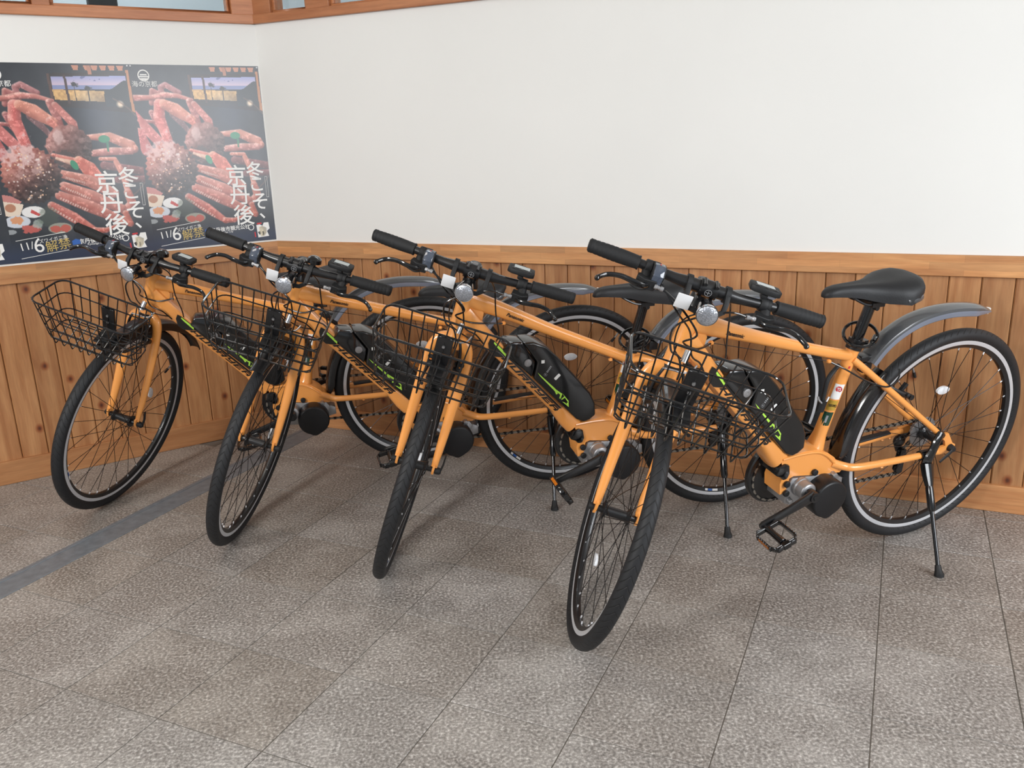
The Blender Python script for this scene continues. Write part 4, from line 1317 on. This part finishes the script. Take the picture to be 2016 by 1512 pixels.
    P('axle_nut', 'qn', lambda: MB().lathe([(-.086, .006), (-.080, .0095), (-.060, .0095)], (0, 0, RT), (0, 1, 0), 14).mesh('axle_nut', ['black_matt']))
    # ---- rear mudguards
    P('mudguard', 'rft', rear_fender_top)
    def tail_tip():
        b = MB(); b.prism([(-.070, -.023), (-.100, -.006), (-.104, 0), (-.100, .006), (-.070, .023), (-.076, 0)], .7430, .7520, 0, 'xy')
        return b.mesh('white_tip', ['white'], .0008, 1)
    P('white_tip', 'tip', tail_tip)
    def lower():
        b = fender_sheet(arc_center(0, RT, .377, -3, 44), .054, .0018, .028)
        return b.mesh('mudguard', ['black_gloss', 'black'])
    P('mudguard', 'rfl', lower)
    def fbr():
        b = MB(); b.tube(catmull([(.398, 0, .668 if not small else .64), (.355, 0, .655), (.335, 0, .655)], 4), [(.016, .008)] * 3, 10, ex=4); b.box((.345, 0, .660), (.040, .034, .014))
        b.box((.330, 0, .628), (.03, .022, .03)); return b.mesh('mudguard_bracket', ['black'], .002)
    P('mudguard_bracket', 'fbr%d' % small, fbr)
    # ---- seat post, clamp, saddle
    zt = .618 if small else .692
    sv = Vector((-.225, 0, 1)).normalized(); sh = sv * saddle_shift
    top = Vector(ST(.786)) + sh
    def post():
        b = MB(); b.tube([ST(zt - .06), tuple(top)], .0150, 18); return b.mesh('seat_post', ['black_gloss'])
    sp = link('seat_post', post(), root)
    def clampm():
        b = MB(); c0, c1 = Vector(ST(zt - .004)), Vector(ST(zt + .024))
        b.tube([tuple(c0), tuple(c1)], .0215, 20); b.box(tuple(c0.lerp(c1, .5) + Vector((-.026, 0, 0))), (.018, .024, .020))
        b.tube([tuple(c0.lerp(c1, .5) + Vector((-.028, -.022, 0))), tuple(c0.lerp(c1, .5) + Vector((-.028, .026, 0)))], .0035, 8)
        b.tube(catmull([tuple(c0.lerp(c1, .5) + Vector((-.028, .026, 0))), tuple(c0.lerp(c1, .5) + Vector((-.005, .032, .004))), tuple(c0.lerp(c1, .5) + Vector((.028, .024, .006)))], 4), [(.006, .003)] * 3, 8)
        return b.mesh('seat_clamp', ['black'])
    P('seat_clamp', 'sclamp%d' % small, clampm)
    sz = top.z + .036; sx_ = top.x - .354
    sd = P('saddle', 'saddle', saddle_mesh, Matrix.Translation((sx_, 0, sz)))
    def rails():
        b = MB()
        for s_ in (-1, 1):
            b.tube(catmull([(.268, s_ * .030, .004), (.30, s_ * .026, -.022), (.335, s_ * .022, -.030), (.385, s_ * .022, -.030), (.42, s_ * .018, -.016), (.455, s_ * .010, .006)], 5), .0034, 8)
        b.box((.354, 0, -.032), (.042, .056, .012)); b.tube([(.356, 0, -.055), (.354, 0, -.030)], .014, 14)
        b.tube([(.354, -.026, -.042), (.354, .026, -.042)], .007, 10)
        return b.mesh('saddle_rails', ['black'])
    P('saddle_rails', 'rails', rails, None, sd)
    def skirt_patch():
        b = MB(); b.tube(catmull([(.252, .066, .004), (.262, .076, -.001), (.285, .081, -.006), (.31, .079, -.009)], 4), [(.0022, .004), (.003, .009), (.003, .009), (.002, .004)], 8, up=(0, 1, 0))
        return b.mesh('saddle_bumper', ['fender'])
    P('saddle_bumper', 'bump', skirt_patch, None, sd)
    # ---- rear brake
    def arm(front, s_):
        b = MB()
        if front: p = [(0, s_ * .034, 0), (.010, s_ * .036, .03), (.014, s_ * .032, .062), (.012, s_ * .024, .085)]
        else: p = [(0, s_ * .040, 0), (.010, s_ * .042, .03), (.016, s_ * .036, .060), (.018, s_ * .028, .082)]
        b.tube(catmull(p, 4), [(.006, .008), (.005, .007), (.004, .006), .004], 10)
        b.lathe([(s_ * .024, .008), (s_ * .050, .0085)], (0, 0, 0), (0, 1, 0), 12)
        return b.mesh('brake_arm', ['black'])

    def pad(s_):
        b = MB(); b.box((.0, s_ * .018, .018), (.050, .010, .010)); b.lathe([(s_ * .020, .005), (s_ * .052, .006), (s_ * .054, .002)], (.004, 0, .020), (0, 1, 0), 10)
        return b.mesh('brake_pad', ['black_matt'])

    def noodle():
        b = MB(); b.tube(catmull([(.014, -.028, .083), (.014, 0, .086), (.014, .020, .086), (.010, .040, .094), (.004, .050, .112)], 4), .0024, 8)
        return b.mesh('brake_noodle', ['silver'])

    def brake(front, Mx):
        for s_ in (-1, 1):
            ao = P('brake_arm', 'arm%d%d' % (front, s_), lambda: arm(front, s_), Mx)
            P('brake_pad', 'pad%d' % s_, lambda: pad(s_), None, ao)
            if s_ == 1 and front: P('brake_noodle', 'noodle', noodle, None, ao)
    brake(False, Matrix.Translation((.178, 0, .530)) @ Matrix.Rotation(math.radians(50), 4, 'Y'))
    P('stay_guard', 'sguard', lambda: MB().tube([(.27, -.056, .342), (.18, -.0625, .344), (.10, -.066, .346)], [(.011, .006), (.012, .006), (.010, .005)], 10, up=(0, 1, 0)).mesh('stay_guard', ['black_matt']))
    # ---- stand: bracket, body, leg; the foot rests on the floor
    foot = Vector((.135, .253, 0))
    Mi = Mw.inverted()
    wf = Mw @ Vector((.135, .253, .041)); wf.z = 0.002; foot = Mi @ wf
    def sbr():
        b = MB()
        b.tube(catmull([(.055, .074, .408), (.070, .080, .385), (.078, .082, .360), (.088, .082, .335), (.092, .082, .312)], 4), [(.010, .014), (.010, .016), (.009, .016), (.012, .020), (.012, .018)], 12)
        b.tube([(.108, .066, .337), (.068, .068, .339)], .0145, 14); b.tube([(.062, .064, .411), (.040, .066, .392)], .0125, 12)
        return b.mesh('stand_bracket', ['black_gloss'])
    P('stand_bracket', 'sbr', sbr)
    top_s = Vector((.094, .086, .318)); dirn = foot - top_s
    def at(t): return tuple(top_s + dirn * t)
    b = MB()
    b.tube([at(0), at(.10), at(.20)], [(.013, .020), (.012, .018), (.010, .011)], 14, ex=3)
    b.tube([at(.18), at(.22), at(.40), at(.43)], [.009, .0115, .0115, .008], 14)
    b.tube([at(.40), at(.95)], .0062, 12)
    so = link('kickstand', b.mesh('kickstand', ['black_gloss']), root)
    b = MB(); wd_ = (Mi.to_3x3() @ Vector((0, 0, 1))).normalized()
    b.tube([at(.905), at(.955), tuple(foot + wd_ * .006), tuple(foot)], [.0085, .0105, .0135, .014], 14)
    link('rubber_foot', b.mesh('rubber_foot', ['black_matt']), so)
    # ================= parts that turn with the handlebar
    def fork():
        b = MB()
        b.tube([axz(.690), axz(.718)], [(.026, .022), (.0265, .0265)], 18)
        for s_ in (-1, 1):
            pts = [axz(.712, .000, 0), axz(.712, .001, s_ * .020), axz(.700, .003, s_ * .040), axz(.668, .006, s_ * .0515), axz(.60, .010, s_ * .055), axz(.50, .018, s_ * .056), axz(.42, .028, s_ * .056), axz(.375, .036, s_ * .056), (WB - .001, s_ * .056, RT + .010)]
            b.tube(catmull(pts, 5), [(.020, .022), (.018, .022), (.015, .0215), (.0125, .020), (.0115, .0185), (.0105, .016), (.0095, .0135), (.0085, .0115), (.005, .010)], 16, up=(0, 0, 1) if False else (0, 1, 0))
            b.prism([(WB - .012, RT + .022), (WB + .010, RT + .022), (WB + .013, RT + .004), (WB + .009, RT - .012), (WB + .003, RT - .008), (WB - .003, RT - .008), (WB - .010, RT - .010), (WB - .012, RT + .004)], s_ * .056 - .0035, s_ * .056 + .0035)
            b.tube([axz(.640, .014, s_ * .040), axz(.640, .030, s_ * .040)], .006, 8)
        return b.mesh('fork', ['orange'])
    P('fork', 'fork', fork, S)
    make_wheel(root, S @ Matrix.Translation((WB, 0, RT)), True, spin[1], spin[2], idx in (0, 2, 3))
    def fqr():
        b = MB(); b.lathe([(.050, .009), (.066, .011), (.076, .010), (.080, .006)], (WB, 0, RT), (0, 1, 0), 14)
        b.tube([(WB, .077, RT), (WB - .010, .080, RT + .022), (WB - .016, .080, RT + .052)], [(.003, .006), (.003, .0065), (.002, .005)], 8)
        return b.mesh('axle_lever', ['black_matt'])
    P('axle_lever', 'fqr', fqr, S)
    P('axle_nut', 'fqn', lambda: MB().lathe([(-.074, .006), (-.070, .0095), (-.050, .0095)], (WB, 0, RT), (0, 1, 0), 14).mesh('axle_nut', ['black_matt']), S)
    P('mudguard', 'ff', front_guard, S)
    brake(True, S @ Matrix.Translation(Vector(axz(.640, .034))) @ Matrix.Rotation(math.radians(-17), 4, 'Y'))
    def headset():
        b = MB(); b.tube([axz(.868), axz(.874), axz(.884), axz(.905)], [.0255, .0255, .0205, .0175], 20)
        return b.mesh('headset', ['black'])
    P('headset', 'headset', headset, S)
    P('crown_race', 'race', lambda: MB().tube([axz(.716), axz(.724)], .0275, 20).mesh('crown_race', ['black']), S)
    CL = (.958, 0, .9405)
    def stem():
        b = MB(); b.tube([axz(.895), axz(.932)], [.0185, .0175], 18); b.ball(axz(.932), (.0175, .0175, .003), 14)
        b.tube([axz(.922), (.925, 0, .931), (.948, 0, .938)], [(.014, .017), (.014, .015), (.017, .018)], 16, up=(0, 1, 0))
        b.lathe([(-.022, .0215), (.022, .0215)], CL, (0, 1, 0), 24)
        for s_ in (-1, 1):
            for dz in (-.019, .019): b.tube([(.955, s_ * .014, CL[2] + dz * 1.1), (.983, s_ * .014, CL[2] + dz)], .0045, 10)
        return b.mesh('stem', ['black'])
    so = P('stem', 'stem', stem, S)
    def badge():
        b = MB(); n = 20
        for i in range(n):
            a0, a1 = 2 * PI * i / n, 2 * PI * (i + 1) / n
            b.prism([(math.cos(q) * r_, CL[2] + math.sin(q) * r_) for q, r_ in ((a0, .0085), (a1, .0085), (a1, .0075), (a0, .0075))], .9800, .9804, 0, 'yz')
        b.prism([(-.0006, CL[2] - .0055), (.0006, CL[2] - .0055), (.0006, CL[2] + .0055), (-.0006, CL[2] + .0055)], .9800, .9804, 0, 'yz')
        b.prism([(-.0055, CL[2] - .0006), (.0055, CL[2] - .0006), (.0055, CL[2] + .0006), (-.0055, CL[2] + .0006)], .9800, .9804, 0, 'yz')
        return b.mesh('stem_badge', ['greydecal'], smooth=False)
    P('stem_badge', 'badge', badge, None, so)
    def bar():
        h = [(CL[0], 0, CL[2]), (CL[0], .05, CL[2]), (CL[0] - .001, .085, CL[2] + .0005), (.950, .150, .943), (.940, .215, .943), (.932, .284, .940)]
        pts = [(x, -y, z) for x, y, z in h[:0:-1]] + h
        b = MB(); b.tube(catmull(pts, 5), [.0111, .0111, .0111, .0125, .0158, .0158, .0158, .0125, .0111, .0111, .0111], 16)
        return b.mesh('handlebar', ['black'])
    hb = P('handlebar', 'bar', bar, S)
    def grip(s_):
        b = MB(); n = 44; pts = []; rr = []
        for i in range(n + 1):
            t = i / n; y = .168 + t * .120; x = .9465 - t * .0145; z = .9432 - t * .0032
            pts.append((x, s_ * y, z)); base_ = .0158 + .0018 * math.sin(t * PI) + (.0005 if t > .93 else 0) + (.0012 if t < .03 else 0)
            if .42 < t < .95 and i % 4 == 0: base_ -= .0007
            rr.append(base_)
        b.tube(pts, rr, 18); b.lathe([(0, .0172), (s_ * .004, .013), (s_ * .005, .001)], pts[-1], (0, 1, 0), 18)
        return b.mesh('grip', ['grip'])
    for s_ in (1, -1): P('grip', 'grip%d' % s_, lambda: grip(s_), None, hb)
    # brake levers
    def lever(s_):
        b = MB()
        b.lathe([(-.008, .0165), (.008, .0165)], (.949, s_ * .146, .943), (0, 1, 0), 18)
        b.prism([(.966, s_ * .122), (.968, s_ * .164), (.984, s_ * .168), (.996, s_ * .150), (.992, s_ * .120)], .907, .932, 0, 'xy')
        b.tube([(.952, s_ * .146, .936), (.975, s_ * .146, .922)], [(.012, .012), (.014, .010)], 12)
        return b.mesh('brake_lever', ['black_matt'], .0015, 1)

    def blade(s_):
        b = MB()
        bl = catmull([(.984, s_ * .134, .918), (1.000, s_ * .150, .918), (1.004, s_ * .176, .922), (.996, s_ * .204, .921), (.992, s_ * .232, .913), (1.004, s_ * .250, .907), (1.010, s_ * .254, .905)], 5)
        b.tube(bl, [(.007, .007), (.0075, .006), (.007, .0045), (.0065, .004), (.006, .004), (.006, .005), (.0062, .006)], 10, up=(0, 0, 1))
        b.ball((1.010, s_ * .2545, .905), .0068, 10)
        return b.mesh('lever_blade', ['black_gloss'])
    for s_ in (1, -1):
        lv = P('brake_lever', 'lever%d' % s_, lambda: lever(s_), S)
        P('lever_blade', 'blade%d' % s_, lambda: blade(s_), None, lv)
        P('cable_adjuster', 'adj%d' % s_, lambda: MB().lathe([(0, .0055), (.006, .0062), (.008, .0045), (.014, .0045), (.015, .0062), (.022, .0058)], (.992, s_ * .123, .921), (.10, -s_, -.02), 10).mesh('cable_adjuster', ['silver']), None, lv)
    def shifter():
        b = MB(); b.tube([(.951, -.138, .943), (.951, -.120, .943)], [.0175, .0175], 18)
        b.prism([(.948, .958), (.972, .963), (.990, .945), (.986, .915), (.975, .905), (.965, .925)], -.138, -.108)
        b.tube(catmull([(.985, -.128, .915), (.975, -.150, .900), (.968, -.172, .902)], 4), [(.005, .008), (.004, .009), (.004, .010)], 10)
        return b.mesh('gear_shifter', ['black_matt'], .003, 2)
    sho = P('gear_shifter', 'shift', shifter, S)
    def swin():
        b = MB(); b.prism([(.950, .9595), (.972, .9645), (.9915, .946), (.9875, .914), (.984, .914), (.988, .944), (.971, .961), (.950, .957)], -.135, -.111)
        return b.mesh('gear_window', ['smoke'], .0008, 1)
    gw = P('gear_window', 'swin', swin, None, sho)
    P('needle', 'needle', lambda: MB().box((.962, -.123, .9632), (.012, .002, .001), np.array(Matrix.Rotation(math.radians(-13), 3, 'Y'))).mesh('needle', ['red']), None, sho)
    def disp():
        b = MB(); b.lathe([(-.009, .0175), (.009, .0175)], (.950, .136, .943), (0, 1, 0), 18)
        b.box((.944, .130, .962), (.020, .016, .012))
        Rm = np.array(Matrix.Rotation(math.radians(-8), 3, 'Y'))
        pr = [(-.020, -.036), (.014, -.038), (.022, -.026), (.022, .026), (.014, .038), (-.020, .036), (-.026, 0)]
        k = len(b.v); b.prism(pr, -.007, .008, 0, 'xy')
        b.v = b.v[:k] + [tuple(Rm @ np.array(v_) + np.array((.936, .128, .974))) for v_ in b.v[k:]]
        return b.mesh('display_unit', ['black_matt'], .003, 2)
    do = P('display_unit', 'disp', disp, S)
    def scr():
        b = MB(); Rm = np.array(Matrix.Rotation(math.radians(-8), 3, 'Y')); b.prism([(-.016, -.022), (.004, -.022), (.004, .022), (-.016, .022)], .0081, .0086, 0, 'xy')
        b.v = [tuple(Rm @ np.array(v_) + np.array((.936, .128, .974))) for v_ in b.v]
        return b.mesh('display_screen', ['screen'])
    P('display_screen', 'scr', scr, None, do)
    def btn(y):
        b = MB(); Rm = Matrix.Rotation(math.radians(-8), 3, 'Y')
        p = Rm @ Vector((.014, y, .008)) + Vector((.936, .128, .974)); b.ball(tuple(p), (.0045, .006, .002), 10)
        return b.mesh('display_button', ['black'])
    for y in (-.022, 0, .022): P('display_button', 'btn%g' % y, lambda: btn(y), None, do)
    if idx < 2: P('bell', 'bell', lambda: MB().lathe([(-.004, .012), (0, .022), (.012, .021), (.018, .014), (.020, .003)], (.938, .046, .958), (-.2, 0, 1), 20).mesh('bell', ['black_gloss']), S)
    # lamp bracket clasped to the bar on both sides of the stem
    def lbr():
        b = MB()
        for s_ in (-1, 1):
            b.lathe([(-.006, .0205), (.006, .0205)], (CL[0], s_ * .047, CL[2]), (0, 1, 0), 20)
            b.tube([(.970, s_ * .047, .945), (.990, s_ * .047, .930), (.998, s_ * .046, .914), (1.003, s_ * .030, .902), (1.005, s_ * .012, .900), (1.004, 0, .900)], [(.0065, .0065)] * 6, 8, up=(0, 1, 0), ex=4)
        b.box((1.000, 0, .900), (.020, .034, .014))
        return b.mesh('lamp_bracket', ['black_matt'])
    P('lamp_bracket', 'lbr', lbr, S)
    def lamp():
        b = MB(); b.lathe([(-.060, .006), (-.052, .016), (-.030, .0205), (-.004, .0245), (0, .0245), (.001, .022)], (1.056, 0, .9245), (.985, 0, .08), 24)
        b.box((1.008, 0, .912), (.022, .016, .022))
        return b.mesh('headlight', ['black_gloss'])
    lo = P('headlight', 'lamp', lamp, S)
    P('headlight_lens', 'lens', lambda: MB().lathe([(0.0, .0240), (.004, .0232), (.007, .018), (.0085, .010), (.009, .001)], (1.056, 0, .9245), (.985, 0, .08), 24).mesh('headlight_lens', ['lens']), None, lo)
    P('headlight_rim', 'lrim', lambda: MB().lathe([(-.003, .0252), (.004, .0252), (.004, .0236), (-.003, .0236), (-.003, .0252)], (1.056, 0, .9245), (.985, 0, .08), 24, cap=False).mesh('headlight_rim', ['chrome']), None, lo)
    def tagm():
        b = MB(); b.prism([(-.070, .899), (-.034, .899), (-.034, .936), (-.070, .936)], 1.0115, 1.0150, 0, 'yz'); b.box((1.006, -.046, .905), (.014, .010, .008)); return b.mesh('front_reflector', ['tag'], .0035, 2)
    tgx = P('front_reflector', 'tagm', tagm, S)
    # ---- basket
    SB = steer_matrix(st + bds) @ Matrix.Translation((bdx, .012 if idx == 0 else -.006, bdz))
    XB, XF, HWB, ZT = 1.159, 1.309, .168, .912

    def ringpts(t):
        """rounded rectangle at depth t (0 rim .. 1 floor)"""
        z = ZT - .008 - .148 * t; x0 = XB + .014 * t; x1 = XF - .040 * t; hw = HWB - .022 * t; r_ = .030
        pts = []
        for (cx, cy, a0) in ((x1 - r_, hw - r_, 0), (x0 + r_, hw - r_, 90), (x0 + r_, -hw + r_, 180), (x1 - r_, -hw + r_, 270)):
            for k in range(5):
                a = math.radians(a0 + 90 * k / 4); pts.append((cx + r_ * math.cos(a), cy + r_ * math.sin(a), z + .010 * (x0 - cx) / (XF - XB) * t * 4))
        return pts
    def basket():
        b = MB(); b.tube(ringpts(0), .0030, 8, closed=True, up=(0, 0, 1))
        return b.mesh('basket', ['black_gloss'])
    bk = P('basket', 'bk', basket, SB)
    for k, t in enumerate((.27, .62, .88)):
        P('hoop', 'hoop%d' % k, lambda: MB().tube(ringpts(t), .0021, 8, closed=True, up=(0, 0, 1)).mesh('hoop', ['black_gloss']), None, bk)
    def uw(y):
        q = y / HWB
        zf = ZT - .175; zb_ = ZT - .125
        b = MB(); y1 = y * (HWB - .022) / HWB
        b.tube([(XF - .001, y, ZT - .008), (XF - .036, y1, zf + .006), (XF - .040, y1, zf), (XF - .048, y1, zf + .003), (XB + .024, y1, zb_ - .004), (XB + .015, y1, zb_ + .003), (XB + .001, y, ZT - .008)], .0020, 7, up=(0, 1, 0))
        return b.mesh('wire', ['black_gloss'], smooth=True)
    for k in range(9):
        y = -.136 + k * .034
        P('wire', 'uw%d' % k, lambda: uw(y), None, bk)
    def cwv(x):
        b = MB(); f = (x - XB) / (XF - XB); x1 = XB + .014 + f * (XF - XB - .054); z0 = ZT - .125 - .045 * f
        b.tube([(x, -HWB, ZT - .008), (x1, -HWB + .020, z0 + .006), (x1, -HWB + .030, z0), (x1, HWB - .030, z0), (x1, HWB - .020, z0 + .006), (x, HWB, ZT - .008)], .0020, 7, up=(1, 0, 0))
        return b.mesh('wire', ['black_gloss'])
    for k in range(4):
        x = XB + .032 + k * .034
        P('wire', 'cw%d' % k, lambda: cwv(x), None, bk)
    def bbr():
        b = MB()
        z0 = ZT - .140
        b.box((XB + .030, 0, z0 - .006), (.070, .040, .006), np.array(Matrix.Rotation(math.radians(15), 3, 'Y')))
        b.tube(catmull([axz(.700, .022), axz(.700, .060), (XB - .055, 0, .728), (XB + .01, 0, z0 - .002)], 5), [(.020, .012), (.022, .010), (.020, .008), (.022, .007)], 12, ex=3.5)
        for s_ in (-1, 1):
            b.tube(catmull([(XF - .080, s_ * .030, z0 - .030), (XB + .020, s_ * .046, .700), (WB - .0, s_ * .0655, .560), (WB + .002, s_ * .066, RT + .030), (WB, s_ * .064, RT + .004)], 5) if False else
                   [(XF - .085, s_ * .026, z0 - .034), (XB - .01, s_ * .040, .690), tuple(np.array(axz(.640, .030)) + np.array((0, s_ * .040, 0)))], .0045, 8)
            b.box((XB + .006, s_ * .011, ZT - .095), (.008, .022, .085))
            b.lathe([(0, .005), (.004, .005)], (XB + .010, 0, ZT - (.080 if s_ > 0 else .105)), (1, 0, 0), 10, 1)
        return b.mesh('basket_bracket', ['black', 'silver'], .001, 1)
    P('basket_bracket', 'bbr', bbr, SB)
    # ---- cables: from the turned controls to the fixed frame
    def SP(*p): v_ = S @ Vector(p); return (v_.x, v_.y, v_.z)
    stop = (.865, .014, .772) if not small else (.82, .014, .752)
    stop2 = (.475, .012, .668) if not small else (.475, .012, .602)
    hl = axz(.80)
    runs = [([SP(.994, .101, .921), SP(1.002, .060, .922), SP(1.000, .0, .885), SP(1.01, -.045, .845), SP(1.015, -.030, .790), SP(1.01, -.005, .775), SP(1.020, .010, .750), SP(1.030, .012, .725)], .0026),
            ([SP(.994, -.101, .921), SP(1.012, -.050, .900), SP(1.015, .010, .850), (hl[0] + .03, .045, .800), (hl[0] - .02, .036, .772), stop], .0026),
            ([SP(.985, -.108, .930), SP(1.005, -.055, .885), SP(.985, .000, .835), (hl[0] + .005, .050, .765), (hl[0] - .03, .040, .735), (hl[0] - .055, .028, .700)], .0024),
            ([SP(.966, .060, .930), (.862, .064, .870), (.858, .062, .800), (.846, .050, .740), (.846, .026, .702)], .0022),
            ([SP(1.010, .0, .905), SP(.995, -.030, .860), (hl[0] + .045, .035, .780), (hl[0] + .0, .045, .735), (hl[0] - .045, .030, .712)], .0020)]
    for i, (pp, r_) in enumerate(runs):
        b = MB(); b.tube(catmull(pp, 9), r_, 8)
        link('cable', b.mesh('cable', ['black_gloss']), root)
    b = MB(); b.tube([stop, stop2], .0009, 5)
    z0 = .592 if not small else .56
    b.tube(catmull([stop2, (.43, .030, stop2[2] - .022), (.36, .048, stop2[2] - .060), (.29, .056, z0 - .008), (.250, .050, z0 + .010), (.238, .036, z0 + .03)], 7), .0024, 8)
    link('cable', b.mesh('cable', ['black_gloss']), root)
    # noodle-like chrome ferrule where the brake cable loops over the basket
    fq = axz(.765, .045)
    ff = MB(); ff.tube([SP(fq[0], .015, .790), SP(fq[0] + .018, .012, .765)], [.0085, .0085], 14)
    link('cable_sleeve', ff.mesh('cable_sleeve', ['chrome']), root)
    # ---- loop of the wire lock around the seat post
    zl = zt + .046
    c = ST(zl)
    pts = []
    for i in range(22):
        a = 2 * PI * i / 22; pts.append((c[0] + .005 + math.cos(a) * .046, math.sin(a) * .040 + .008, zl + .020 * math.cos(a + 2.2) - .006))
    b = MB(); b.tube(pts, .0046, 8, closed=True, up=(0, 0, 1))
    b.tube([(c[0] - .035, .024, zl - .012), (c[0] - .012, .040, zl - .018)], .0085, 12)
    link('wire_lock', b.mesh('wire_lock', ['black_gloss']), root)
    # stand switch on the seat tube front
    def rl():
        b = MB(); b.tube(catmull([(.428, .004, .648), (.462, .010, .615), (.468, .012, .570), (.470, .014, .552)], 5), [.0055, .0065, .0060, .0050], 10)
        b.tube(catmull([(.455, .018, .562), (.470, .022, .545), (.487, .018, .556), (.489, .014, .566)], 4), .0028, 8, mi=1)
        b.tube([(.470, .014, .552), (.474, .014, .520)], [(.012, .014), (.010, .012)], 10)
        return b.mesh('lock_holder', ['black_matt', 'silver'])
    if idx == 3: P('lock_holder', 'rl', rl)
    return root


POSE = [(-0.3618, 3.3298, 3.40107, 0.15331, 0.00302, 1.059), (0.19003, 3.05435, 3.43274, 0.16055, 0.00128, 1.18023),
        (0.73299, 2.79948, 3.43136, 0.15127, 0.00151, 1.18526), (1.24162, 2.50693, 3.52455, 0.1724, 0.00201, 1.11192)]
BK = {0: (.018, .007, .028), 1: (-.037, .021, .06), 2: (.011, -.008, -.001), 3: (.046, .009, .01)}
LAB = ['leftmost orange electric bicycle, its front wheel against the left wall by the posters',
       'orange electric bicycle second from the left, front wheel past the grey floor strip',
       'orange electric bicycle with the lower steep top tube, third from the left',
       'rightmost orange electric bicycle in front, its black saddle and whole rear wheel in view']
PT = [.2, .2, -.95, .35]
SPN = [(.3, .2, -3.05), (.9, .7, 2.6), (1.45, 1.0, 2.5), (2.1, .1, 1.42)]
SAD = [-.02, -.040, -.018, .030]
for i in range(4):
    make_bike(i, POSE[i], i == 2, SAD[i], *BK[i], PT[i], LAB[i], SPN[i])
